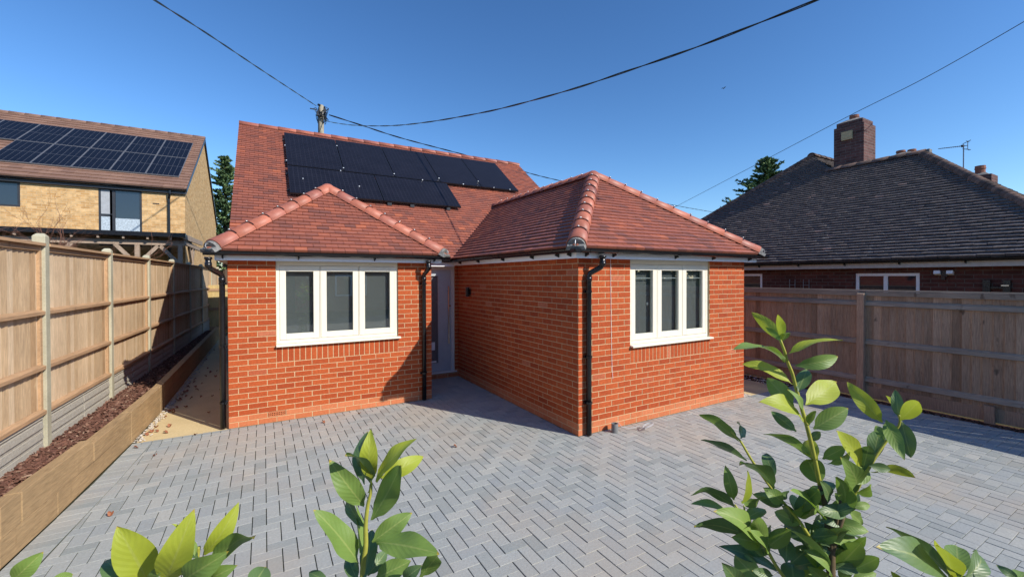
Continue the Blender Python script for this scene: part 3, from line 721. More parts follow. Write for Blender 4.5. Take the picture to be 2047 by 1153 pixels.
# ---- solar panels on the main slope
def panel(a0, a1, s0, s1, lift=.075, mat='cell', fr='panelframe', host=None, O=Vector((-.066, 1.08, ZE)), Sd=Vector((0, 1, ts)).normalized(), Ud=Vector((1, 0, 0)), fw=.011, rails=True, uvflip=False):
    N = Ud.cross(Sd).normalized(); N = N if N.z > 0 else -N
    def P(a, s, h): return O + Ud*a + Sd*s + N*h
    m = MB(); h0, h1 = lift, lift+.035
    m.frustum([[P(a0, s0, h0), P(a1, s0, h0), P(a1, s1, h0), P(a0, s1, h0)], [P(a0, s0, h1), P(a1, s0, h1), P(a1, s1, h1), P(a0, s1, h1)]])
    o = m.build('solar_panel', M[fr], host or H)
    c = MB(); e = fw; uv = [(0, 0), (1, 0), (1, 1), (0, 1)]
    if uvflip: uv = [(0, 0), (0, 1), (1, 1), (1, 0)]
    c.face([P(a0+e, s0+e, h1+.002), P(a1-e, s0+e, h1+.002), P(a1-e, s1-e, h1+.002), P(a0+e, s1-e, h1+.002)], 0, uv)
    c.build('solar_cells', M[mat], o)
    return o, P
PAN = []
for k in range(5):
    a0 = .935 + k*1.154; o, P = panel(a0, a0+1.138, 3.22, 5.02); PAN.append(o)
for k in range(2):
    a0 = .935 + k*1.80; o, P = panel(a0, a0+1.785, 1.96, 3.16, uvflip=True, lift=.085); PAN.append(o)
rl = MB()
for s in (3.5, 4.7): rl.bar(P(.90, s, .05), P(6.72, s, .05), .04, .04, up=(0, 0, 1))
for s in (2.2, 2.9): rl.bar(P(.90, s, .05), P(4.55, s, .05), .04, .04)
# bird mesh skirt: many short wires below the open edge
def spike(a, s, h, l): p = P(a, s, h); q = P(a+random.uniform(-.02, .02), s-random.uniform(.0, .035), h-l); rl.tube([p, q], .0045, 3)
x = 4.62
while x < 6.7: spike(x, 3.215, .11, random.uniform(.05, .11)); x += .028
x = .94
while x < 4.5: spike(x, 1.955, .11, random.uniform(.05, .10)); x += .045
for x in (2.85, 3.35, 4.2): rl.box(P(x, 1.94, .05), (.09, .05, .06))
rl.build('mounting_rail', M['panelframe'], main)
for a, s in ((.925, 4.2), (2.08, 3.35), (2.08, 4.6), (3.235, 3.35), (4.39, 3.4), (5.54, 3.5), (.925, 3.4), (2.3, 2.5), (1.2, 2.6), (3.9, 3.19), (2.0, 3.19), (5.0, 3.215), (5.9, 3.215), (6.4, 3.215)): ck = MB(); ck.box(P(a, s, .125), (.022, .022, .016)); ck.build('panel_clamp', M['clip'], main)

# ================================================================== things by the bungalow
d = thing('duct_stub', (4.33, VB-.115, 0), 'short grey plastic duct stub rising from the paving at the right wing wall', 'duct')
m = MB(); x, y = 4.33, VB-.115
n = 18; ro, ri = .044, .038
m.frustum([[(x+ro*math.cos(t), y+ro*math.sin(t), .004) for t in (2*math.pi*k/n for k in range(n))], [(x+ro*math.cos(t), y+ro*math.sin(t), .115) for t in (2*math.pi*k/n for k in range(n))],
           [(x+ri*math.cos(t), y+ri*math.sin(t), .115) for t in (2*math.pi*k/n for k in range(n))], [(x+ri*math.cos(t), y+ri*math.sin(t), .02) for t in (2*math.pi*k/n for k in range(n))]])
m.build('duct_pipe', plain('grey_duct', (.20, .20, .20), .5, .4), d)
m = MB(); pts = [(x+.01, y, .08), (x+.045, y-.01, .125), (x+.10, y-.02, .06), (x+.22, y-.06, .03), (x+.33, y-.10, .05)]
for k in range(26): t = k*.5; pts.append((x+.42+.085*math.cos(t+2.6), y-.17+.045*math.sin(t+2.6), .02+.05*abs(math.sin(t*.5))+.001*k))
m.tube(pts, .0035, 5); m.build('cable', plain('grey_cable', (.45, .46, .48), .4, .4), d)

# fallen leaves
def dead_leaf(x, y, z=.003, s=1.0):
    m = MB(); L = .045*s; W = .022*s; r = random.uniform(0, 6.3); ca, sa = math.cos(r), math.sin(r)
    row = []
    for i in range(6):
        t = i/5; w = W*math.sin(math.pi*min(1, .06+.9*t))**.7; c = .018*s*math.sin(t*3.1+1); row.append([(t*L-L/2, -w, c+.006+.8*w*random.uniform(.4, 1)), (t*L-L/2, 0, c+.002), (t*L-L/2, w, c+.006+.6*w*random.uniform(.4, 1))])
    for i in range(5):
        for j in range(2):
            q = [row[i][j], row[i+1][j], row[i+1][j+1], row[i][j+1]]; m.face([(a*ca-b*sa, a*sa+b*ca, max(c, .001)) for a, b, c in q])
    o = m.build('fallen_leaf', M['deadleaf'], smooth=True); o.location = (x, y, z); return o
lv = []
LG = 'fallen leaves on the ground'
SPEC = [((-.90, -.22), 'brown fallen leaf on the paving by the foot of the sleepers'), ((-.66, -.62), 'red fallen leaf on the paving in front of the sandy path'), ((-.35, -.06), 'curled brown leaf where the sandy path meets the grey paving'),
        ((-.72, -1.98), 'small dark leaf on the paving near the front sleepers'), ((1.12, -.38), 'reddish leaf on the paving before the left wing wall'), ((1.62, -.24), 'thin red leaf on the paving below the left window'), ((2.36, -2.10), 'pinkish dead leaf lying alone in the middle of the paving')]
for (x, y), lb in SPEC: tag(dead_leaf(x, y, s=.95), lb, 'leaf', LG)
for i in range(46):
    v = random.uniform(.12, 8.5) if i % 2 else random.uniform(.1, 3.2); x = slx(v)+random.choice((random.uniform(.04, .25), random.uniform(.04, .3), random.uniform(.1, .75)))
    tag(dead_leaf(x, v, z=.0, s=random.uniform(.8, 1.25)), 'brown dead leaf lying on the sandy side path', 'leaf', LG)
# ================================================================== left fence
def fu(v): return -1.558 + .031*v if v > -.6 else -1.577+.02*(v+.6)
POSTS = [-4.45, -2.50, -.54, 1.39, 3.42, 5.50, 7.5, 9.5, 11.5, 13.5]
LF = thing('fence', (-1.5, 1.4, 0), 'tan closeboard timber fence with concrete posts and gravel boards along the raised bed', 'fence')
for i, v in enumerate(POSTS):
    m = MB(); u = fu(v); w = .105; zt = 2.40 if i != 2 else 2.44
    m.frustum([[(u-.05, v-w/2, 0), (u+.05, v-w/2, 0), (u+.05, v+w/2, 0), (u-.05, v+w/2, 0)], [(u-.05, v-w/2, zt), (u+.05, v-w/2, zt), (u+.05, v+w/2, zt), (u-.05, v+w/2, zt)],
               [(u-.03, v-.01, zt+.03), (u+.03, v-.01, zt+.03), (u+.03, v+.01, zt+.03), (u-.03, v+.01, zt+.03)]])
    m.build('fence_post', M['cpost'], LF, bevel=.006)
for a, b in zip(POSTS, POSTS[1:]):
    u0, u1 = fu(a), fu(b); A, B = Vector((u0, a+.055, 0)), Vector((u1, b-.055, 0)); d = (B-A); L = d.length; d.normalize(); nrm = Vector((d.y, -d.x, 0))   # faces the path
    if nrm.x < 0: nrm = -nrm
    mt = lambda tw: Matrix((d*math.cos(tw)+nrm*math.sin(tw), nrm*math.cos(tw)-d*math.sin(tw), Vector((0, 0, 1)))).transposed()
    m = MB(); nb = int(L/.098); w = L/nb
    for k in range(nb):
        c = A + d*(w*(k+.5)) + nrm*(-.012+random.uniform(-.002, .002)); zt = 2.335+random.uniform(-.004, .004)
        m.box((c.x, c.y, (.62+zt)/2), (w+.022, .012, zt-.62), mat=mt(.17+random.uniform(-.03, .03)), mi=0)
    o = m.build('fence_panel', M['fence'], LF)
    r = MB()
    for z, h in ((1.66, .042), (1.10, .042), (.645, .045)):
        p = A + nrm*.012; q = B + nrm*.012
        r.frustum([[(e.x-nrm.x*.012, e.y-nrm.y*.012, z-h*.6), (e.x+nrm.x*.036, e.y+nrm.y*.036, z-h*.6), (e.x+nrm.x*.036, e.y+nrm.y*.036, z+.008), (e.x-nrm.x*.012, e.y-nrm.y*.012, z+.030)] for e in (p, q)])
    r.bar(A+Vector((0, 0, 2.352))+nrm*.016, B+Vector((0, 0, 2.352))+nrm*.016, .085, .028)
    r.bar(A+Vector((0, 0, 2.31))+nrm*.012, B+Vector((0, 0, 2.31))+nrm*.012, .02, .05)
    for e in (A+d*.02, B-d*.02): r.box((e.x+nrm.x*.008, e.y+nrm.y*.008, 1.48), (.042, .03, 1.70), mat=mt(0))
    r.build('fence_rail', M['rail'], o)
    g_ = MB()
    g_.bar(A+Vector((0, 0, .41)), B+Vector((0, 0, .41)), .036, .40)
    for z in (.30, .405, .51, .595 - .02):
        for s, e in ((.03, L/2-.012), (L/2+.012, L-.03)):
            p = A+d*s; q = A+d*e; h = .078 if z < .56 else .02
            g_.frustum([[(t.x+nrm.x*.015, t.y+nrm.y*.015, z-h/2), (t.x+nrm.x*.034, t.y+nrm.y*.034, z-h/2+.016), (t.x+nrm.x*.026, t.y+nrm.y*.026, z+h/2), (t.x+nrm.x*.015, t.y+nrm.y*.015, z+h/2+.004)] for t in (p, q)])
    g_.build('gravel_board', M['gboard'], LF)

# sleepers: upper and lower courses, each timber a part
SW = thing('sleeper_wall', (-1.05, 0, 0), 'retaining wall of new brown timber sleepers beside the driveway and side path', 'retaining wall')
def sleeper(v0, v1, z0, z1, off=0.0, w=.10):
    m = MB(); x0, x1 = slx(v0)-off, slx(v1)-off; j = random.uniform(-.003, .003)
    m.frustum([[(x0-w, v0, z0), (x0+j, v0, z0), (x0+j, v0, z1), (x0-w, v0, z1)], [(x1-w, v1, z0), (x1+j, v1, z0), (x1+j, v1, z1), (x1-w, v1, z1)]])
    m.build('sleeper', M['sleeper'], SW, bevel=.004)
for v0, v1 in ((-8.4, -6.1), (-6.1, -3.8), (-3.8, -2.5), (-2.5, -1.75), (-1.75, .01), (.01, 1.35), (1.35, 3.5), (3.5, 5.9), (5.9, 8.3), (8.3, 10.6)): sleeper(v0+.004, v1-.004, .0, .20, .0)
for v0, v1 in ((-8.0, -5.6), (-5.6, -3.3), (-3.3, -2.5), (-2.498, -2.26), (-2.25, -1.10)): sleeper(v0+.004, v1-.004, .203, .425, -.002)
for v0, v1 in ((-1.095, .0), (.01, 1.33), (1.34, 3.1), (3.1, 5.5), (5.5, 7.9), (7.9, 10.5)): sleeper(v0+.004, v1-.004, .202, .385, .0)

# ================================================================== right fence
RF = thing('fence', (9.0, -3.6, 0), 'weathered brown closeboard fence with timber posts right of the driveway', 'fence')
UF = 9.0
segs = [(-9.2, -6.42), (-6.42, -3.56), (-3.56, -.7), (-.7, 2.2), (2.2, 5.1)]
for a, b in segs:
    m = MB(); v = a+.05; 
    while v < b-.05:
        w = .102; zt = 1.735+random.uniform(-.004, .004); m.box((UF+.012+random.uniform(-.0015, .0015), v+w/2, (.20+zt)/2), (.013, w+.018, zt-.20), rz=.20+random.uniform(-.04, .04)); v += w
    o = m.build('fence_panel', M['fence_old'], RF)
    r = MB()
    for z in (1.56, .93, .315): r.frustum([[(UF-.045, e, z-.035), (UF-.002, e, z-.045), (UF-.002, e, z+.045), (UF-.03, e, z+.02)] for e in (a+.045, b-.045)])
    r.bar((UF+.008, a+.0, 1.765), (UF+.008, b-.0, 1.765), .065, .03); r.bar((UF-.022, a+.05, 1.715), (UF-.022, b-.05, 1.715), .018, .065)
    r.build('fence_rail', M['rail_old'], o)
    r = MB(); r.bar((UF, a+.04, .11), (UF, b-.04, .11), .028, .19); r.build('kick_board', M['fence_old'], RF)
    m = MB(); zt = 1.745; c = (UF-.045, b)
    m.frustum([[(c[0]-.05, b-.05, 0), (c[0]+.05, b-.05, 0), (c[0]+.05, b+.05, 0), (c[0]-.05, b+.05, 0)], [(c[0]-.05, b-.05, zt-.03), (c[0]+.05, b-.05, zt+.0), (c[0]+.05, b+.05, zt+.0), (c[0]-.05, b+.05, zt-.03)]])
    m.build('fence_post', M['fence_old'], RF, bevel=.004)
m = MB(); m.box((UF-.06, -5.02, .12), (.05, .10, .24)); m.build('stake', M['fence_old'], RF)
lt = MB()
for i in range(900): 
    x = random.uniform(8.75, 8.96); y = random.uniform(-7.5, -2.7); mt_ = Matrix.Rotation(random.uniform(0, 6), 3, 'Z') @ Matrix.Rotation(random.gauss(0, .4), 3, 'X')
    lt.box((x, y, .0), (random.uniform(.015, .05), random.uniform(.01, .02), .005), mat=mt_)
tag(lt.build('leaf_litter', M['bark']), 'dark leaf litter and bark along the foot of the weathered right fence', 'leaf litter', kind='stuff')

# ================================================================== side gate
G = thing('gate', (-.65, 11.0, 0), 'yellowish timber gate closing the far end of the sandy side path', 'gate')
m = MB()
for k in range(12): m.box((-1.30+.1*k+.05, 11.0, .93), (.098, .018, 1.66))
m.build('gate_boards', M['gatewood'] if 'gatewood' in M else wood('yellow_gate_timber', [(0, (.55, .40, .16)), (1, (.63, .47, .21))]), G)
for z in (.3, .95, 1.6): m = MB(); m.box((-.70, 10.98, z), (1.16, .03, .09)); m.build('gate_rail', M['rail'], G)
for x in (-1.32, -.06): m = MB(); m.box((x, 11.0, .95), (.09, .09, 1.9)); m.build('gate_post', M['rail'], G)

# ================================================================== right neighbour
N1 = thing('bungalow', (14, -1, 0), 'older dark brick bungalow with a mossy dark tiled hipped roof behind the right fence', 'bungalow')
UE, ZE2, T2 = 11.0, 2.32, math.tan(R(40)); q2 = math.sqrt(1+T2*T2)
w_ = MB()
for a, b, c, d in rect_minus((-5.7, 0, 4.0, 2.32), [(-3.62, 1.0, -2.60, 2.06), (-.64, 1.2, .1, 2.07)]): w_.bb(11.2, a, b, 11.45, c, d)
w_.bb(11.45, -5.7, 0, 17.0, -5.45, 2.32); w_.bb(11.45, 3.75, 0, 20, 4.0, 2.32); w_.bb(16.75, -5.45, 0, 17.0, 3.75, 2.32)
w_.build('wall', M['dark_brick'], N1)
P2 = [[(0, 0), (5.05, 0), (5.05, 4.05), (3.08, 4.05)], [(5.05, 0), (9.9, 0), (5.9, 5.19), (5.05, 4.05)]]
kw = dict(w=.165, gauge=.1, step=.036, mat=M['roof_old'], jit=.0035, rag=.010)
rf = tiles('roof', N1, (UE, -5.9, ZE2), (0, 1, 0), (1, 0, T2), P2[0], **kw); tiles('roof', N1, (UE, -5.9, ZE2), (0, 1, 0), (1, 0, T2), P2[1], **kw)
tiles('roof', N1, (UE, -5.9, ZE2), (1, 0, 0), (0, 1, T2), [(0, 0), (6.2, 0), (3.1, 3.08*q2)], **kw)
kw2 = dict(w=.2, gauge=.14, step=.03, mat=M['roof_old'], jit=.006, rag=.008)
tiles('roof', N1, (UE, -3.98, ZE2), (1, 0, 0), (0, 1, T2), [(0, 0), (11, 0), (11, 3.98*q2), (3.98, 3.98*q2)], **kw2)
tiles('roof', N1, (17.2, -5.9, ZE2), (0, 1, 0), (-1, 0, T2), [(0, 0), (5, 0), (5, 4.05), (3.08, 4.05)], **kw2)
tiles('roof', N1, (UE, 3.98, ZE2), (1, 0, 0), (0, -1, T2), [(0, 0), (11, 0), (11, 3.98*q2), (3.98, 3.98*q2)], **kw2)
M['bonnet'] = islandmat('bonnet_tile', [(0, (.10, .075, .065)), (.5, (.17, .115, .095)), (1, (.24, .155, .12))], rough=.9, nscale=12, nvar=.5, bumps=.6)
ridge_tiles('hip_tiles', rf, (UE+.05, -5.85, ZE2+.06), (14.1, -2.80, ZE2+3.1*T2+.03), r=.105, L=.115, drop=.03, mat=M['bonnet'], clips=False)
ridge_tiles('hip_tiles', rf, (UE+.05, 3.93, ZE2+.06), (14.98, 0, ZE2+3.98*T2+.03), r=.10, L=.115, drop=.03, mat=M['bonnet'], clips=False)
ridge_tiles('ridge_tiles', rf, (14.1, -2.86, ZE2+3.1*T2+.03), (14.1, -.80, ZE2+3.1*T2+.03), r=.11, L=.34, drop=.03, mat=M['bonnet'], clips=False)
ridge_tiles('ridge_tiles', rf, (14.9, 0, ZE2+3.98*T2+.03), (21.9, 0, ZE2+3.98*T2+.03), r=.11, L=.34, drop=.03, mat=M['bonnet'], clips=False)
c = MB(); c.box((14.1, -2.92, ZE2+3.1*T2+.02), (.16, .05, .12)); c.build('mortar_end', M['mortar_grey'], rf)
f = MB(); f.bb(11.0, -5.9, 2.165, 11.02, 4.0, 2.285); f.bb(11.02, -5.9, 2.165, 17.2, -5.88, 2.285); fo = f.build('fascia', plain('off_white_fascia', (.52, .50, .46), .6, .3), N1)
f = MB(); f.bb(11.02, -5.88, 2.165, 11.2, 3.98, 2.18); f.build('soffit', M['soffit'], fo)
gm = MB(); gutter_run(gm, (10.995, -5.95, 0), (10.995, 4.0, 0), (-1, 0), z=2.30, r=.05)
for v in (-5.2, -4.3, -3.4, -2.5, -1.6, -.7): bracket(gm, (10.995, v, 0), (-1, 0), (0, 1, 0), z=2.30, r=.055)
gm.build('gutter', M['gutter'], N1)
def flat_window(parent, u, v0, v1, z0, z1, splits, matf, face=-1, axis='u', fw=.055, glassmat=None, name='window'):
    f = MB(); q = MB()
    def bb(mb, a, za, b, zb, n0, n1):
        if axis == 'u': mb.bb(u+face*n0, a, za, u+face*n1, b, zb)
        else: mb.bb(a, u+face*n0, za, b, u+face*n1, zb)
    bb(f, v0, z0, v0+fw, z1, -.06, -.01); bb(f, v1-fw, z0, v1, z1, -.06, -.01); bb(f, v0+fw, z1-fw, v1-fw, z1, -.06, -.01); bb(f, v0+fw, z0, v1-fw, z0+fw, -.06, -.01)
    for s in splits: bb(f, s-fw*.6, z0+fw, s+fw*.6, z1-fw, -.06, -.01)
    o = f.build(name, matf, parent); bb(q, v0+fw, z0+fw, v1-fw, z1-fw, -.045, -.035); q.build('pane', glassmat or M['darkglass'], o); return o
flat_window(N1, 11.2, -3.62, -2.60, 1.0, 2.06, [-3.10], M['white']); flat_window(N1, 11.2, -.64, .1, 1.2, 2.07, [], M['white'])
def chimney(u0, v0, u1, v1, z0, z1, pots, crown=.12, plate=False, big=True):
    m = MB(); m.bb(u0, v0, z0, u1, v1, z1-crown); i = .045 if big else -.0
    m.bb(u0+i, v0+i, z1-crown+.001, u1-i, v1-i, z1); co = m.build('chimney', M['chim_brick'], N1)
    m = MB(); cx, cy = (u0+u1)/2, (v0+v1)/2
    a, b = (u1-u0)/2-.05, (v1-v0)/2-.05
    m.frustum([[(cx-a, cy-b, z1+.001), (cx+a, cy-b, z1+.001), (cx+a, cy+b, z1+.001), (cx-a, cy+b, z1+.001)], [(cx-a*.45, cy-b*.5, z1+.09), (cx+a*.45, cy-b*.5, z1+.09), (cx+a*.45, cy+b*.5, z1+.09), (cx-a*.45, cy+b*.5, z1+.09)]])
    m.build('flaunching', plain('flaunching', (.36, .32, .27), .9, .1, var=.3), co)
    for px, py, r, h in pots:
        m = MB(); n = 14
        prof = [(r, 0), (r*.93, h*.6), (r*1.06, h*.64), (r*1.06, h*.74), (r*.98, h*.78), (r*1.0, h), (r*.82, h), (r*.8, h*.3)]
        m.frustum([[(px+rr*math.cos(t), py+rr*math.sin(t), z1+.04+hh) for t in (2*math.pi*k/n for k in range(n))] for rr, hh in prof])
        m.build('chimney_pot', plain('terracotta_pot', (.30, .135, .09), .8, .2, var=.25), co)
    return co
co = chimney(14.3, -1.556, 15.0, -.858, 4.3, 6.25, [(14.65, -1.2, .11, .17)], crown=.13)
m = MB(); m.bb(14.24, -1.31, 5.73, 14.30, -1.06, 5.96); m.bb(14.235, -1.27, 5.77, 14.24, -1.10, 5.82); m.build('flue_terminal', plain('cream_terminal', (.50, .40, .22), .6, .3), co)
m = MB(); m.bb(14.1, -1.65, 4.92, 14.32, -.78, 4.99); m.build('lead_flashing', plain('lead_flashing', (.10, .105, .12), .6, .3), co)
chimney(16.8, -1.85, 17.4, -1.2, 4.0, 5.60, [(17.1, -1.42, .11, .14), (17.15, -1.66, .10, .12)], big=False)
chimney(16.8, -3.36, 17.35, -2.86, 2.2, 4.66, [(17.05, -3.10, .105, .24)], big=False)
fl = thing('floodlight', (11.2, -3.98, 2.05), 'twin headed white floodlight under the eaves of the dark brick bungalow', 'floodlight')
m = MB(); m.bb(11.12, -4.02, 1.99, 11.2, -3.94, 2.09); m.box((11.10, -3.98, 1.96), (.07, .05, .05)); m.build('lamp_base', M['blackp'], fl)
for s in (-1, 1): m = MB(); m.box((11.10, -3.98+s*.085, 2.06), (.09, .085, .06), mat=Matrix.Rotation(.3, 3, 'Y')); m.build('lamp_head', M['white'], fl)
tl = thing('trellis_rack', (11.17, -1.5, 1.8), 'grey wire rack on the dark brick wall left of the twin window', 'wire rack')
m = MB()
for v in (-1.30, -1.42, -1.60, -1.72): m.tube([(11.17, v, 1.55), (11.17, v, 1.93)], .007, 5)
for z in (1.80, 1.7): m.tube([(11.16, -1.30, z), (11.16, -1.42, z)], .006, 5); m.tube([(11.16, -1.60, z), (11.16, -1.72, z)], .006, 5)
m.build('rack_wire', plain('grey_wire', (.25, .26, .27), .5, .4), tl)
ms = thing('meter_box', (11.18, -4.6, 1.8), 'dark cable box with a grey bracket on the dark brick wall', 'cable box')
m = MB(); m.bb(11.13, -4.55, 1.72, 11.2, -4.46, 1.93); m.bb(11.13, -4.78, 1.72, 11.2, -4.70, 1.93); m.bar((11.17, -4.78, 1.80), (11.17, -4.46, 1.80), .03, .03); m.build('box_body', M['blackp'], ms)
m = MB(); m.bb(11.1, -4.77, 1.83, 11.2, -4.68, 1.85); m.build('bracket', M['steel'], ms)
AE = thing('tv_aerial', (17.05, -2.80, 4.6), 'thin television aerial on a mast beside the rearmost chimney of the dark roofed bungalow', 'aerial')
m = MB(); m.tube([(17.05, -2.78, 4.2), (17.05, -2.78, 5.60)], .014, 6); m.build('mast', plain('galvanised_mast', (.30, .31, .32), .4, .4, metal=.5), AE)
m = MB(); a = Vector((17.05, -2.86, 5.55)); b = Vector((17.0, -2.28, 5.60)); m.tube([a, b], .009, 5)
dd = (b-a).normalized()
for k in range(13): p = a + (b-a)*(.18+k*.063); m.tube([p-Vector((.09-.003*k, 0, 0)), p+Vector((.09-.003*k, 0, 0))], .005, 4)
for z in (-.11, .11): m.tube([a+Vector((-.12, -.0, z)), a+Vector((.12, .0, z))], .008, 4); m.tube([a, a+Vector((0, 0, z))], .007, 4); m.tube([a+Vector((0, .1, z*.6)), a+Vector((0, -.06, z*1.2))], .008, 4)
m.box(a+Vector((0, .1, .01)), (.10, .05, .05)); m.build('aerial_boom', plain('dark_aerial', (.08, .08, .09), .4, .4), AE)

# ================================================================== left neighbour
N2 = thing('house', (-8, 18, 0), 'two storey buff brick house with silver framed solar panels behind the left fence', 'house')
w_ = MB(); V0 = 12.38; ZE3 = 5.12; VR3, ZR3 = 18.2, 8.52; t3 = (ZR3-ZE3)/(VR3-V0); q3 = math.sqrt(1+t3*t3)
HOLES = [(-4.30, 3.1, -3.19, 5.0), (-7.6, 4.22, -6.10, 5.0)]
for a, b, c, d in rect_minus((-16, 0, -2.0, ZE3), HOLES): w_.bb(a, V0, b, c, V0+.25, d)
w_.prism([(-2.0, V0+.25, 0), (-2.0, 24.05, 0), (-2.0, 24.05, ZE3), (-2.0, VR3, ZR3-.05), (-2.0, V0+.25, ZE3+.1)], (-.25, 0, 0))
w_.prism([(-16.0, V0, 0), (-16.0, 24.05, 0), (-16.0, 24.05, ZE3), (-16.0, VR3, ZR3-.05), (-16.0, V0, ZE3)], (.25, 0, 0))
w_.bb(-15.7, 23.8, 0, -2.3, 24.05, ZE3); w_.build('wall', M['buff'], N2)
O3 = Vector((-16.1, V0-.12, ZE3+.03)); S3 = Vector((0, 1, t3)).normalized()
rf3 = tiles('roof', N2, O3, (1, 0, 0), (0, 1, t3), [(0, 0), (14.16, 0), (14.16, (VR3-V0+.12)*q3), (0, (VR3-V0+.12)*q3)], w=.3, gauge=.30, step=.035, mat=M['roof_brown'], jit=.003)
tiles('roof', N2, (-16.1, 24.15, ZE3+.03), (1, 0, 0), (0, -1, t3), [(0, 0), (14.16, 0), (14.16, 6.9), (0, 6.9)], w=.3, gauge=.30, step=.035, mat=M['roof_brown'], jit=.003)
ridge_tiles('ridge_tiles', rf3, (-16.1, VR3, O3.z+(VR3-V0+.12)*t3+.04), (-1.95, VR3, O3.z+(VR3-V0+.12)*t3+.04), r=.11, L=.45, drop=.06, mat=M['roof_brown'], clips=False)
f = MB(); f.bb(-16.1, V0-.10, ZE3-.14, -1.95, V0-.001, ZE3+.02); f.bar((-1.95, V0-.1, ZE3-.02), (-1.95, VR3, ZR3+.04), .04, .14); f.bar((-1.95, 24.1, ZE3-.02), (-1.95, VR3, ZR3+.04), .04, .14); f.build('bargeboard', M['anthracite'], N2)
gm = MB(); gutter_run(gm, (-16.1, V0-.102, 0), (-1.95, V0-.102, 0), (0, -1), z=ZE3+.0, r=.06); gm.build('gutter', M['gutter'], N2)
m = MB(); m.tube([(-2.4, V0-.16, ZE3-.05), (-2.4, V0-.16, ZE3-.16), (-2.45, V0-.05, ZE3-.34), (-2.45, V0-.05, .1)], .038, 10); m.build('downpipe', M['gutter'], N2)
m = MB(); m.bb(-2.9, V0-.01, 4.58, -2.72, V0, 4.61); m.build('wall_vent', M['blackp'], N2)
def house_window(x0, z0, x1, z1, splits, trans):
    o = flat_window(N2, V0, x0, x1, z0, z1, splits, M['anthracite'], face=-1, axis='v', fw=.06, glassmat=M['darkglass'])
    for a, za, b, zb, mt_, nm in trans: q = MB(); q.bb(a, V0+.015, za, b, V0+.03, zb); q.build(nm, mt_, o)
house_window(-4.30, 3.1, -3.19, 5.0, [-3.92], [(-4.24, 4.15, -3.96, 4.94, M['curtain'], 'curtain'), (-4.24, 3.16, -3.96, 4.06, M['frosted'], 'frosted_film'), (-3.88, 3.16, -3.25, 4.02, M['frosted'], 'frosted_film'), (-4.24, 4.06, -3.96, 4.13, M['anthracite'], 'transom'), (-4.02, 3.16, -3.88, 4.94, M['anthracite'], 'mullion')])
house_window(-7.6, 4.22, -6.10, 5.0, [], [])
for row, (s0, s1, n) in enumerate(((1.02, 3.22, 5), (3.26, 5.52, 9))):
    for k in range(n):
        a1 = (-2.26+16.1) - k*.965; panel(a1-.955, a1, s0, s1, lift=.06, mat='cell2', fr='panelsilver', host=N2, O=O3, Sd=S3, fw=.014)

# pergola lean-to against that house
PG = thing('pergola', (-3.5, 10, 0), 'timber lean-to pergola with dark flat roof edge and diagonal braces beyond the left fence', 'pergola')
W3 = wood('grey_brown_pergola_timber', [(0, (.30, .225, .17)), (.5, (.38, .29, .22)), (1, (.34, .27, .21))], stretch=(2, 2, 2))
VP0, VP1, UPR = 8.3, 12.2, -1.50
m = MB(); m.frustum([[(x, VP0-.1, 3.19), (x, VP1, 3.27), (x, VP1, 3.31), (x, VP0-.1, 3.23)] for x in (-9.0, UPR+.02)]); m.build('roof_sheet', M['anthracite'], PG)
m = MB(); m.bb(-9, VP0-.13, 3.14, UPR+.04, VP0-.10, 3.255); m.build('fascia', M['gutter'], PG)
m = MB(); m.bar((UPR, VP0-.08, 3.155), (UPR, VP1, 3.235), .045, .14); m.build('verge_board', W3, PG)
x = -8.8
while x < UPR-.1: m = MB(); m.bar((x, VP0-.08, 3.12), (x, VP1, 3.20), .045, .12); m.build('rafter', W3, PG); x += .5
m = MB(); m.bar((-9, VP0+.12, 2.98), (UPR-.02, VP0+.12, 2.98), .07, .13); m.build('beam', W3, PG); m = MB(); m.bar((UPR-.06, VP0+.17, 3.02), (UPR-.06, VP1, 3.02), .06, .12); m.build('beam', W3, PG)
for x in (-1.62, -2.55, -4.3, -6.3):
    m = MB(); m.bb(x-.05, VP0+.07, 0, x+.05, VP0+.17, 2.92); m.build('post', W3, PG)
    for s in (-1, 1):
        if x > -1.7 and s == 1: continue
        m = MB(); m.bar((x+s*.04, VP0+.12, 2.42), (x+s*.46, VP0+.12, 2.92), .06, .09); m.build('brace', W3, PG)
m = MB(); m.bb(-1.64, VP1-1.9, 0, -1.54, VP1-1.8, 2.96); m.bar((-1.59, VP1-1.9, 2.5), (-1.59, VP1-2.4, 2.95), .06, .08); m.bar((-1.59, VP1-1.8, 2.5), (-1.59, VP1-1.3, 2.95), .06, .08); m.build('side_post', W3, PG)
# bare shrub in front of the pergola
BS = thing('bare_shrub', (-4.0, 6.8, 0), 'leafless reddish shrub twigs showing above the left fence before the pergola', 'shrub')
m = MB()
def twig(p, d, l, r, dep):
    pts = [p]; q = p
    for k in range(4): d = (d + Vector((random.gauss(0, .16), random.gauss(0, .16), random.gauss(.02, .1)))).normalized(); q = q + d*l/4; pts.append(q)
    m.tube(pts, [r*(1-.15*k) for k in range(5)], 4)
    if dep: 
        for k in range(random.choice((2, 3, 3))): twig(pts[random.choice((2, 3, 4))], (d+Vector((random.gauss(0, .55), random.gauss(0, .4), random.gauss(0, .3)))).normalized(), l*.62, r*.6, dep-1)
for c0 in ((-4.15, 6.9), (-3.15, 7.1), (-4.6, 6.8), (-3.7, 7.0)):
    for k in range(4): twig(Vector((c0[0], c0[1], 1.2)), Vector((random.gauss(0, .35), random.gauss(0, .2), 1)).normalized(), random.uniform(1.0, 1.45), .010, 3)
    m.tube([(c0[0], c0[1], 0), (c0[0], c0[1], 1.25)], .02, 6)
m.build('twigs', plain('reddish_bark', (.20, .10, .07), .8, .2, var=.3), BS)

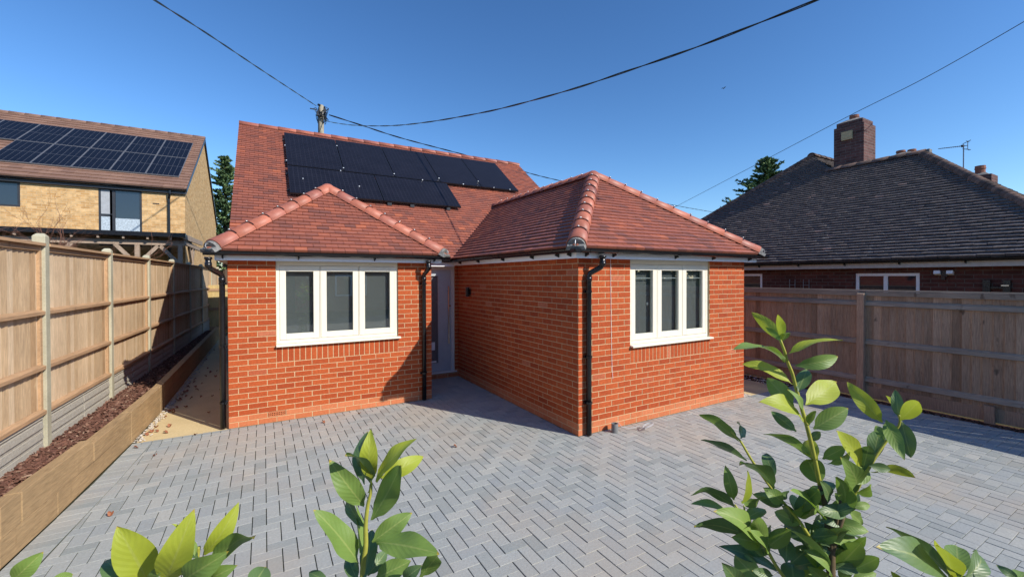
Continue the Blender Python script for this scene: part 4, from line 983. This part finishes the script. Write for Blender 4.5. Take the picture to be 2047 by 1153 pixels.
# ================================================================== pole and wires
def PX(x, y, D):
    d = F_ + RR*((x-1023.5-.82)/FPX) + UU*(-(y-576.5+14.97)/FPX); return CAM + d*D
UPo = thing('utility_pole', (2.55, 12.81, 0), 'grey utility pole behind the roof with a tangle of cables at its top', 'utility pole')
m = MB(); m.tube([(2.55, 12.81, 0), (2.55, 12.81, 5), (2.55, 12.81, 9.2)], [.13, .115, .098], 14); m.build('pole', plain('weathered_pole', (.34, .31, .24), .85, .2, var=.3, scale=6), UPo)
m = MB(); top = Vector((2.55, 12.81, 9.0))
m.tube([top+Vector((-.12, -.1, .17)), top+Vector((.14, .1, .17))], .05, 8); m.box(top+Vector((-.12, -.12, -.2)), (.14, .12, .2)); m.box(top+Vector((.13, -.12, -.05)), (.1, .1, .16)); m.box(top+Vector((-.3, -.05, -.03)), (.26, .04, .035))
for k in range(22):
    a = random.uniform(0, 6.28); p = top + Vector((.13*math.cos(a), .13*math.sin(a), random.uniform(-.5, .12))); q = top + Vector((.3*math.cos(a+.5), .22*math.sin(a+.5), random.uniform(-.4, .2))); e = top + Vector((.14*math.cos(a+1.2), .14*math.sin(a+1.2), random.uniform(-.6, .1)))
    m.tube([p, (p+q)/2+Vector((0, 0, .05)), q, (q+e)/2-Vector((0, 0, .06)), e], .014, 5)
m.tube([top+Vector((-.12, -.12, -.3)), top+Vector((-.13, -.1, -2.4))], .018, 5)
m.build('cable_fittings', M['blackp'], UPo)
def smooth_pts(pts, n=10):
    out = []
    for i in range(len(pts)-1):
        p0 = pts[max(0, i-1)]; p1 = pts[i]; p2 = pts[i+1]; p3 = pts[min(len(pts)-1, i+2)]
        for k in range(n):
            t = k/n; out.append(.5*((2*p1) + (p2-p0)*t + (2*p0-5*p1+4*p2-p3)*t*t + (3*p1-p0-3*p2+p3)*t**3))
    out.append(pts[-1]); return out
def wire(pix, D0, D1, r, label, pitch=.9, twisted=True, name='overhead_cable'):
    xs = [p[0] for p in pix]; X0, X1 = xs[0], xs[-1]; P = []
    for x, y in pix: t = (x-X0)/(X1-X0); P.append(PX(x, y, 1/((1-t)/D0+t/D1)))
    P = smooth_pts(P, 16); m = MB()
    if twisted:
        dist = 0; a = []; b = []
        for i, p in enumerate(P):
            if i: dist += (p-P[i-1]).length
            ph = dist/pitch*math.pi; t = (P[min(i+1, len(P)-1)]-P[max(i-1, 0)]).normalized(); s = t.cross(Vector((0, 0, 1))).normalized(); u = s.cross(t)
            o_ = (s*math.cos(ph)+u*math.sin(ph))*r*.55; a.append(p+o_); b.append(p-o_)
        m.tube(a, r*.55, 5); m.tube(b, r*.55, 5)
    else: m.tube(P, r, 5)
    tag(m.build(name, M['blackp']), label, 'cable', 'overhead cables')
wire([(120, -118), (308, 0), (420.7, 72), (526, 142.4), (631.7, 211.7)], 6.5, 18, .020, 'thick black cable running from the pole top out of the upper left of the sky')
wire([(658, 230), (719.6, 249.7), (807.6, 277.8), (948, 314.8), (1041, 341.6), (1128.6, 363.5), (1328, 406.5), (1433.5, 425.6), (1520, 440)], 18, 50, .028, 'black cable descending from the pole rightwards behind the roofs')
wire([(645.8, 240), (667, 245.5), (702, 250.4), (737, 252), (772, 252), (807.6, 250), (860, 243.7), (913, 235), (1000, 217.7), (1136, 181), (1259, 140.7), (1382, 98.5), (1487.5, 58), (1633.5, 0), (1760, -55)], 18, 5.0, .017, 'sagging black cable sweeping from the pole across the sky to the top right')
wire([(1300, 440), (1345.6, 416), (1541, 313.8), (1701.5, 229.9), (1847.5, 156.9), (2047, 43.7), (2200, -50)], 32, 9, .010, 'single thin wire passing in front of the big chimney pot at the right', twisted=False)
b_ = MB(); p = PX(1447, 177, 42); n = 8
b_.frustum([[(p.x+x*1.0, p.y+r_*math.cos(t)*1.0, p.z+x*.6+r_*math.sin(t)) for t in (2*math.pi*k/n for k in range(n))] for x, r_ in ((-.12, .008), (-.06, .04), (0, .05), (.06, .04), (.09, .03), (.12, .008), (.2, .012))])
bo = b_.build('bird', M['blackp'], smooth=True); tag(bo, 'tiny dark bird flying high in the blue sky above the big chimney', 'bird')
q = MB()
for s in (-1, 1): q.prism([(p.x-.04, p.y, p.z+.02), (p.x+.05, p.y, p.z+.03), (p.x+.06, p.y+s*.14, p.z+.12), (p.x-.02, p.y+s*.26, p.z+.06), (p.x-.05, p.y+s*.13, p.z+.08)], (0, 0, .006))
q.build('wings', M['blackp'], bo)

# ================================================================== conifers
g = NT('conifer_foliage'); c = g.ramp(g.island(), [(0, (.06, .11, .06)), (.4, (.10, .17, .08)), (.75, (.15, .23, .09)), (1, (.24, .31, .12))])
n = g.noise(g.coord(), .9, 3); c = g.mix(1, c, g.ramp(n, [(.3, (.7,)*3), (.7, (1.3,)*3)]), 'MULTIPLY'); M['conifer'] = g.fin(c, .75, .25)
def conifer(loc, h, rad, lab, lean=0.0, dens=1.0, seed=1):
    rnd = random.Random(seed); t = thing('conifer', (loc[0], loc[1], 0), lab, 'tree', 'conifers behind the houses'); base = Vector((loc[0], loc[1], 0))
    m = MB(); m.tube([base, base+Vector((0, 0, h*.5)), base+Vector((lean*.5, 0, h*.97))], [.22, .13, .02], 8); l = MB()
    nb = int(210*dens)
    for i in range(nb):
        z = h*(.18+.80*(i/nb)**.9); f = (1-z/h); L = rad*(f**.85)*rnd.uniform(.55, 1.15)+.12; a = rnd.uniform(0, 6.28)
        p = base+Vector((lean*(z/h)*.5, 0, z)); d = Vector((math.cos(a), math.sin(a), rnd.uniform(.15, .55))).normalized(); pts = [p]; q = p; ns = 6
        for k in range(ns): d = (d+Vector((0, 0, -.06 if k < 3 else .10))).normalized(); q = q+d*L/ns; pts.append(q)
        m.tube(pts, [max(.004, .03*(1-k/ns)) for k in range(ns+1)], 3)
        nl = int(40+L*70)
        for k in range(nl):
            s = rnd.uniform(.12, 1.0); j = min(ns-1, int(s*ns)); p0 = pts[j].lerp(pts[j+1], s*ns-j)
            dd = (d+Vector((rnd.gauss(0, .75), rnd.gauss(0, .75), rnd.gauss(.05, .35)))).normalized(); ln = rnd.uniform(.10, .27)*(1.15-.4*s); w = ln*.24
            sd_ = dd.cross(Vector((rnd.gauss(0, 1), rnd.gauss(0, 1), rnd.gauss(0, 1)))).normalized(); p1 = p0+dd*ln
            l.face([p0, p0+dd*ln*.45+sd_*w, p1, p0+dd*ln*.45-sd_*w])
    m.build('trunk', plain('conifer_bark', (.10, .07, .05), .9, .1), t); l.build('crown', M['conifer'], t)
conifer((25.9, 7.4), 8.9, 5.4, 'dark green conifer rising behind the dark roofed bungalow at the right', lean=-.5, dens=1.3, seed=3)
conifer((-1.9, 29.3), 10.6, 3.6, 'conifer visible in the gap between the buff brick house and the new bungalow', dens=1.2, seed=8)

# ================================================================== street behind the camera
def street_house(x0, x1, y, lab, mat):
    t = thing('house', ((x0+x1)/2, y-4, 0), lab, 'house'); w_ = MB(); zw = 5.0
    w_.bb(x0, y-8, 0, x1, y, zw); w_.build('wall', mat, t)
    r = MB(); ym = y-4; r.frustum([[(x, y+.3, zw-.05), (x, ym, zw+2.6), (x, y-8.3, zw-.05)] for x in (x0-.2, x1+.2)]); r.build('roof', M['roof_brown'], t)
    for a in (x0+.8, (x0+x1)/2+.6):
        for z in (.9, 3.1):
            q = MB(); q.bb(a, y, z, a+1.8, y+.03, z+1.25); o = q.build('window', M['white'], t)
            q = MB(); q.bb(a+.08, y+.03, z+.08, a+.86, y+.035, z+1.17); q.bb(a+.94, y+.03, z+.08, a+1.72, y+.035, z+1.17); q.build('pane', M['darkglass'], o)
    q = MB(); q.bb(x0+3.0, y, 0, x0+3.95, y+.04, 2.1); q.build('door', M['anthracite'], t)
# ================================================================== cherry laurel in the foreground
def leafmat(name, stops, back, trans, tcol, gloss=.27):
    g = NT(name); c = g.ramp(g.island(), stops); uvn = g.n('ShaderNodeUVMap'); sp = g.n('ShaderNodeSeparateXYZ'); g.L(uvn.outputs[0], sp.inputs[0])
    av = g.math('ABSOLUTE', g.math('SUBTRACT', sp.outputs[1], .5))
    mid = g.math('LESS_THAN', av, .034)
    sv = g.math('FRACT', g.math('SUBTRACT', g.math('MULTIPLY', sp.outputs[0], 9.0), g.math('MULTIPLY', av, 5.0)))
    svl = g.math('LESS_THAN', sv, .09)
    n = g.noise(g.coord(), 38, 4, .6); n2 = g.noise(g.coord(), 320, 3, .6)
    c = g.mix(1, c, g.ramp(n, [(.3, (.78,)*3), (.7, (1.22,)*3)]), 'MULTIPLY')
    c = g.mix(g.math('MULTIPLY', svl, .22), c, (.42, .50, .12)); c = g.mix(g.math('MULTIPLY', mid, .8), c, (.58, .60, .18))
    geo = g.n('ShaderNodeNewGeometry'); c = g.mix(g.math('MULTIPLY', geo.outputs['Backfacing'], .75), c, back)
    tip = g.math('GREATER_THAN', g.math('ADD', sp.outputs[0], g.math('MULTIPLY', n, .12)), 1.035); c = g.mix(g.math('MULTIPLY', tip, .8), c, (.45, .33, .04))
    hh = g.math('ADD', g.math('MULTIPLY', g.math('PINGPONG', sv, .5), 1.6), g.math('ADD', g.math('MULTIPLY', n, 1.2), g.math('MULTIPLY', n2, .25)))
    g.bump(hh, .35, .0008); g.fin(c, g.math('ADD', gloss, g.math('MULTIPLY', geo.outputs['Backfacing'], .25)), .55)
    tr = g.n('ShaderNodeBsdfTranslucent'); g.L(g.mix(.5, c, tcol), tr.inputs[0]); mx = g.n('ShaderNodeMixShader'); mx.inputs[0].default_value = trans
    g.L(g.b.outputs[0], mx.inputs[1]); g.L(tr.outputs[0], mx.inputs[2]); g.L(mx.outputs[0], g.out.inputs[0]); return g.m
LMAT = [leafmat('laurel_young', [(0, (.40, .47, .008)), (.5, (.50, .55, .010)), (1, (.29, .42, .010))], (.38, .45, .06), .34, (.55, .64, .04)),
        leafmat('laurel_mid', [(0, (.075, .185, .006)), (.5, (.14, .27, .008)), (1, (.22, .35, .010))], (.20, .30, .08), .26, (.30, .48, .05)),
        leafmat('laurel_dark', [(0, (.026, .085, .012)), (.5, (.040, .115, .015)), (1, (.060, .145, .018))], (.13, .21, .08), .18, (.18, .34, .05), gloss=.20)]
STEMY = plain('laurel_green_stem', (.36, .36, .06), .6, .3, var=.2, scale=30); STEMB = plain('laurel_woody_stem', (.13, .095, .055), .8, .2, var=.35, scale=30)
lrnd = random.Random(5)
def leaf(mb, base, tip, w, mi, roll=None, fold=.22, bow=None):
    base, tip = Vector(base), Vector(tip); a = tip-base; L = a.length; a.normalize(); mid = (base+tip)/2; vd = (mid-CAM).normalized()
    s0 = a.cross(vd).normalized()
    real = max(w, .33*L); real = min(real, .05); ca = max(-1, min(1, w/real)) if real > 0 else 1
    rl = math.acos(ca) if ca < 1 else 0.0
    rl = rl*lrnd.choice((-1, 1)) if roll is None else rl*roll
    q = Matrix.Rotation(rl, 3, a); s = q @ s0; n = s.cross(a).normalized()
    # upper side looks to the sky/sun
    if n.dot(Vector((.3, -.5, .75))) < 0: n = -n
    bow = lrnd.uniform(.04, .14) if bow is None else bow; NL, NW = 12, 3; b = len(mb.v); tw = lrnd.uniform(-.45, .45); amp = lrnd.uniform(.0008, .0026)*L/.1; ph = lrnd.uniform(0, 6); hook = lrnd.uniform(-.02, .16)
    for i in range(NL+1):
        t = i/NL; ww = real/2*(math.sin(math.pi*min(1, max(0, t**.95)))**.76 if t < 1 else 0)
        if t < .10: ww *= .12+t*6
        ww = max(ww, .0012 if t < .5 else .0003)
        c = base + a*(t*L) + n*(bow*L*math.sin(math.pi*t)*(1 if t < .6 else 1)) - n*(hook*L*max(0, t-.55)**2*3.2)
        st = (s*math.cos(tw*t)+n*math.sin(tw*t))
        for j in range(-NW, NW+1):
            x = j/NW; rip = amp*math.sin(i*.95+ph+(2.2 if x > 0 else 0))*abs(x)
            mb.v.append(tuple(c + st*(ww*x) + n*(fold*ww*abs(x)**1.4 + rip)))
    m = 2*NW+1
    for i in range(NL):
        for j in range(m-1):
            mb.f.append((b+i*m+j, b+i*m+j+1, b+(i+1)*m+j+1, b+(i+1)*m+j)); mb.mi.append(mi)
            mb.uv[len(mb.f)-1] = [(i/NL, j/(m-1)), (i/NL, (j+1)/(m-1)), ((i+1)/NL, (j+1)/(m-1)), ((i+1)/NL, j/(m-1))]
K = {'y': 0, 'm': 1, 'd': 2}
def plant(label, D, stems, leaves, root, extra=0, dvar=.035):
    p0 = PX(*root, D); t = thing('laurel_shrub', (p0.x, p0.y, .05), label, 'shrub', 'cherry laurel shrubs in the foreground bed'); lm = MB(); first = None
    for L in leaves:
        bx, by, tx, ty, w, k = L[:6]; d0 = D + lrnd.uniform(-.012, .012); d1 = D + (L[6] if len(L) > 6 else lrnd.uniform(-dvar, dvar))
        leaf(lm, PX(bx, by, d0), PX(tx, ty, d1), 1.0*w*D/FPX, K[k])
    for i in range(extra):      # foliage below the picture, down to the bed
        z = lrnd.uniform(.25, p0.z-.12); a = lrnd.uniform(0, 6.28); r0 = lrnd.uniform(.02, .10); b = Vector((p0.x+r0*math.cos(a), p0.y+r0*math.sin(a), z)); l = lrnd.uniform(.08, .12)
        leaf(lm, b, b+Vector((math.cos(a)*l, math.sin(a)*l, lrnd.uniform(-.02, .05))), .035, lrnd.choice((1, 2, 2)))
    o = lm.build('foliage', LMAT, t, smooth=True)
    sm = MB()
    for pts, r0, r1, mi in stems:
        P = [PX(x, y, D + .004*math.sin(x*.1)) for x, y in pts]; P = smooth_pts(P, 4); n = len(P); sm.tube(P, [r0+(r1-r0)*i/(n-1) for i in range(n)], 8, mi=mi)
    sm.tube([p0, Vector((p0.x, p0.y, p0.z*.5)), Vector((p0.x, p0.y, .03))], [.006, .009, .013], 8, mi=1)
    sm.build('stem', [STEMY, STEMB], t, smooth=True)
plant('laurel shoot at the lower left corner showing only two green leaf tips', .66, [([(60, 1185), (60, 1240)], .003, .004, 0)],
      [(25, 1160, 86, 1102, 38, 'm'), (92, 1172, 146, 1147, 26, 'm'), (60, 1185, 20, 1200, 30, 'd')], (60, 1235), extra=16)
plant('laurel with several bright yellow green upright leaves at the lower left', .66,
      [([(398, 1092), (394, 1117), (386, 1160), (380, 1230)], .0022, .004, 0)],
      [(296, 1160, 236, 1054, 70, 'y', -.02), (332, 1158, 383, 1029, 58, 'y', -.02), (408, 1108, 477, 1006, 36, 'y', .02), (420, 1135, 510, 1069, 34, 'm'), (262, 1165, 209, 1117, 40, 'd'), (364, 1160, 447, 1108, 50, 'm'),
       (372, 1162, 416, 1136, 28, 'y'), (302, 1162, 324, 1128, 18, 'm'), (396, 1114, 378, 1100, 14, 'd'), (412, 1160, 466, 1133, 36, 'm'), (390, 1110, 383, 1078, 14, 'm'), (362, 1062, 345, 1046, 6, 'y')], (380, 1230), extra=26)
plant('laurel with a single dark rounded leaf between the two bright left shoots', .66, [([(505, 1180), (505, 1240)], .003, .004, 0)], [(498, 1182, 532, 1129, 42, 'd'), (505, 1180, 545, 1175, 20, 'd')], (505, 1235), extra=14)
plant('tall laurel shoot with a crown of glossy green leaves left of centre', .68,
      [([(742, 966), (741, 985), (735.5, 1008), (731, 1050), (731, 1092), (725, 1140), (724, 1230)], .0020, .0048, 0)],
      [(744, 957, 739, 861, 33, 'y', -.01), (729, 968, 730, 859, 30, 'd', .05), (741, 968, 697, 896, 27, 'd', -.05), (728, 1010, 658, 919, 42, 'm', -.02), (718, 1125, 629, 1018, 46, 'm', -.03), (752, 963, 828, 874, 24, 'y', .0),
       (762, 955, 848, 911, 34, 'y', .03), (743, 1039, 801, 929, 48, 'm', -.04), (744, 1083, 822, 1025, 40, 'm', .02), (752, 1083, 878, 1106, 44, 'm', -.05), (838, 1155, 876, 1109, 32, 'm', -.02), (750, 1156, 820, 1121, 40, 'm'),
       (728, 1052, 689, 985, 20, 'd', .05), (720, 1105, 712, 1006, 18, 'm', .04), (728, 1160, 744, 1056, 34, 'd', .06), (656, 1162, 618, 1143, 20, 'd'), (715, 1162, 692, 1106, 28, 'd', .04), (806, 1158, 843, 1130, 28, 'd'),
       (735, 985, 742, 962, 7, 'y'), (727, 1165, 700, 1180, 30, 'd'), (735, 1150, 775, 1098, 26, 'd', .05), (716, 1140, 700, 1100, 20, 'm', .05)], (724, 1230), extra=34)
BIG = [(1561.5, 679, 1503, 624, 24, 'y'), (1563, 678, 1556, 627, 17, 'y'), (1561, 682, 1530, 653, 12, 'm'), (1563, 684, 1578, 662, 14, 'm'), (1574, 708, 1685, 680, 17, 'y'), (1590, 731, 1679, 713, 27, 'm'), (1569, 724, 1466, 696, 11, 'm'),
       (1584, 768, 1484, 724, 16, 'y'), (1596, 783, 1614, 735, 26, 'd'), (1610, 809, 1672, 764, 46, 'y'), (1587, 812, 1533, 755, 36, 'm'), (1605, 826, 1577, 778, 14, 'm'), (1605, 843, 1527, 797, 18, 'y'), (1592, 862, 1541, 821, 22, 'd'),
       (1626, 857, 1696, 815, 38, 'm'), (1618, 850, 1629, 819, 14, 'm'), (1627, 919, 1527, 864, 20, 'm'), (1635, 919, 1607, 877, 32, 'y'), (1644, 917, 1690, 893, 24, 'm'), (1655, 926, 1702, 904, 14, 'm'), (1723, 938, 1672, 860, 24, 'y'),
       (1642, 970, 1612, 914, 44, 'm'), (1652, 1014, 1626, 969, 42, 'm'), (1684, 1030, 1671, 953, 28, 'm'), (1707, 975, 1690, 920, 30, 'm'), (1739, 942, 1686, 962, 32, 'm'), (1737, 930, 1781, 938, 18, 'd'), (1742, 944, 1826, 949, 16, 'y'),
       (1764, 844, 1694, 764, 31, 'y'), (1800, 840, 1838, 801, 28, 'y'), (1797, 835, 1790, 778, 20, 'd'), (1798, 832, 1772, 790, 7, 'y'), (1771, 839, 1806, 915, 27, 'm'), (1802, 841, 1821, 915, 30, 'd'), (1747, 924, 1764, 853, 27, 'd'),
       (1724, 943, 1738, 887, 26, 'd'), (1703, 1013, 1669, 985, 26, 'm'), (1703, 1012, 1740, 1009, 16, 'm'), (1661, 1040, 1737, 1062, 28, 'm'), (1695, 1022, 1723, 1048, 22, 'm'), (1631, 1083, 1662, 1042, 40, 'm'), (1600, 1034, 1600, 994, 40, 'm'),
       (1645, 1036, 1583, 978, 16, 'm'), (1671, 1138, 1722, 1084, 40, 'm'), (1703, 1140, 1759, 1113, 28, 'm'), (1690, 1092, 1733, 1073, 14, 'm'), (1652, 1140, 1573, 1052, 15, 'd'), (1657, 1148, 1616, 1099, 18, 'm'),
       (1477, 883, 1399, 822, 18, 'm'), (1480, 876, 1476, 842, 11, 'd'), (1493, 920, 1401, 879, 17, 'd'), (1548, 956, 1530, 904, 24, 'd'), (1548, 975, 1479, 922, 22, 'd'), (1556, 990, 1576, 984, 16, 'd'),
       (1467, 999, 1450, 929, 24, 'm'), (1483, 1006, 1495, 940, 9, 'y'), (1481, 1002, 1524, 992, 18, 'm'), (1474, 1019, 1381, 980, 15, 'd'), (1509, 1081, 1438, 1018, 30, 'm'), (1506, 1075, 1387, 1045, 24, 'd'), (1532, 1094, 1506, 1034, 36, 'm'),
       (1488, 1040, 1530, 1019, 24, 'm'), (1558, 1140, 1438, 1090, 24, 'd'), (1522, 1165, 1467, 1108, 44, 'm'), (1478, 1165, 1449, 1130, 36, 'd'), (1588, 1168, 1582, 1123, 42, 'd'), (1571, 1124, 1574, 1075, 32, 'd'), (1580, 1127, 1621, 1090, 30, 'd'),
       (1650, 1160, 1616, 1133, 28, 'm'), (1458, 1026, 1381, 1005, 13, 'm'), (1600, 1160, 1640, 1128, 26, 'm'), (1680, 1160, 1700, 1122, 22, 'm'), (1700, 1160, 1752, 1145, 22, 'm'), (1640, 1100, 1600, 1078, 22, 'd'), (1667, 1090, 1690, 1060, 24, 'm'),
       (1640, 990, 1668, 965, 20, 'd'), (1690, 985, 1716, 962, 20, 'd'), (1722, 960, 1700, 935, 18, 'd'), (1655, 1000, 1640, 960, 16, 'd'), (1620, 880, 1640, 862, 16, 'd'), (1560, 1010, 1585, 1040, 16, 'd'), (1500, 1062, 1462, 1040, 18, 'm'), (1510, 1070, 1545, 1052, 18, 'd'),
       (1660, 1120, 1690, 1135, 26, 'm'), (1645, 1140, 1610, 1150, 22, 'd'), (1545, 1150, 1505, 1140, 20, 'd'), (1768, 880, 1752, 850, 16, 'm'), (1697, 1005, 1660, 1012, 22, 'm'), (1712, 985, 1745, 970, 16, 'm')]
brnd = random.Random(21)
for i in range(34):
    path = brnd.choice([[(1645, 985), (1652, 1020), (1656, 1060), (1661, 1110), (1661, 1150)], [(1563, 1000), (1596, 1038), (1629, 1089), (1653, 1129)], [(1707, 990), (1686, 1030), (1670, 1075), (1660, 1110)], [(1512, 1073), (1532, 1096), (1558, 1140)]])
    j = brnd.randrange(len(path)-1); t = brnd.random(); bx = path[j][0]+(path[j+1][0]-path[j][0])*t; by = path[j][1]+(path[j+1][1]-path[j][1])*t
    sg = brnd.choice((-1, 1)); L_ = brnd.uniform(42, 72); an = brnd.uniform(-.2, 1.1)
    BIG.append((bx, by, bx+sg*L_*math.cos(an), by-L_*math.sin(an), brnd.uniform(18, 32), brnd.choice('mmddd')))
plant('tallest bushy laurel with several branching shoots at the right', .90,
      [([(1560, 680), (1569, 704), (1574, 722), (1584, 747), (1592, 778), (1603, 817), (1614.5, 857), (1626, 905), (1639, 968)], .0026, .0045, 0), ([(1639, 968), (1652, 1020), (1656, 1060), (1661, 1100), (1661, 1160), (1661, 1225)], .0048, .010, 1),
       ([(1462, 862), (1474, 875), (1482, 884), (1504, 921), (1543, 977), (1563, 1000), (1596, 1038), (1609, 1058), (1629, 1089)], .0018, .0034, 0), ([(1629, 1089), (1653, 1129), (1661, 1160)], .0038, .006, 1),
       ([(1797, 829), (1797, 850), (1768, 887), (1739, 932), (1707, 990), (1686, 1030)], .0020, .0034, 0), ([(1686, 1030), (1670, 1075), (1658, 1120)], .004, .007, 1),
       ([(1469, 1008), (1490, 1040), (1512, 1073), (1532, 1096), (1558, 1140), (1600, 1190), (1655, 1225)], .0018, .0045, 0), ([(1487, 1010), (1492, 1040), (1502, 1060), (1512, 1073)], .0016, .003, 0),
       ([(1680, 1000), (1675, 1030), (1668, 1060)], .0025, .004, 1)], BIG, (1661, 1222), extra=60, dvar=.06)
lrnd.seed(12)
plant('laurel with two long dark leaves and a bright leaf at lower right', .62, [([(1900, 1150), (1908, 1175), (1912, 1235)], .0028, .0045, 0)],
      [(1893, 1156, 1765, 1085, 34, 'd', -.03), (1898, 1149, 1771, 1052, 24, 'd', .03), (1902, 1156, 1879, 1080, 38, 'y'), (1917, 1156, 1912, 1087, 38, 'm', .04), (1929, 1156, 1957, 1100, 30, 'd', .04), (1920, 1175, 1960, 1160, 30, 'm')], (1912, 1235), extra=24)
plant('laurel with one dark leaf tip at the lower right corner', .60, [([(2040, 1165), (2044, 1235)], .003, .004, 0)], [(2036, 1157, 1992, 1129, 17, 'd'), (2038, 1160, 2060, 1150, 24, 'm')], (2044, 1235), extra=14)
plant('small laurel tip barely rising above the bottom edge beside the tallest laurel', .72, [([(1786, 1165), (1786, 1235)], .002, .004, 0)], [(1786, 1166, 1783, 1142, 10, 'y'), (1786, 1166, 1800, 1150, 9, 'm')], (1786, 1235), extra=12)

hg = MB(); hr = random.Random(4)
for i in range(10500):
    x, y, z = hr.uniform(20.5, 70), hr.uniform(-19.6, -18.0), hr.uniform(0, 7.2); a = Vector((hr.gauss(0, 1), hr.gauss(0, 1), hr.gauss(0, 1))).normalized(); b = a.cross(Vector((hr.gauss(0, 1), hr.gauss(0, 1), hr.gauss(0, 1)))).normalized(); p = Vector((x, y, z))
    hg.face([p-a*.32, p-b*.2, p+a*.32, p+b*.2])
tag(hg.build('hedge', M['conifer']), 'tall green hedge across the road to the right of the houses', 'hedge')
street_house(-16, -4, -19.5, 'red brick house across the road behind the camera, the left one', M['red_far'])
street_house(-2, 9, -20.5, 'red brick house across the road behind the camera, the middle one', M['red_far'])
street_house(11.5, 23, -20, 'dark brick house across the road behind the camera, the right one', M['dark_brick'])
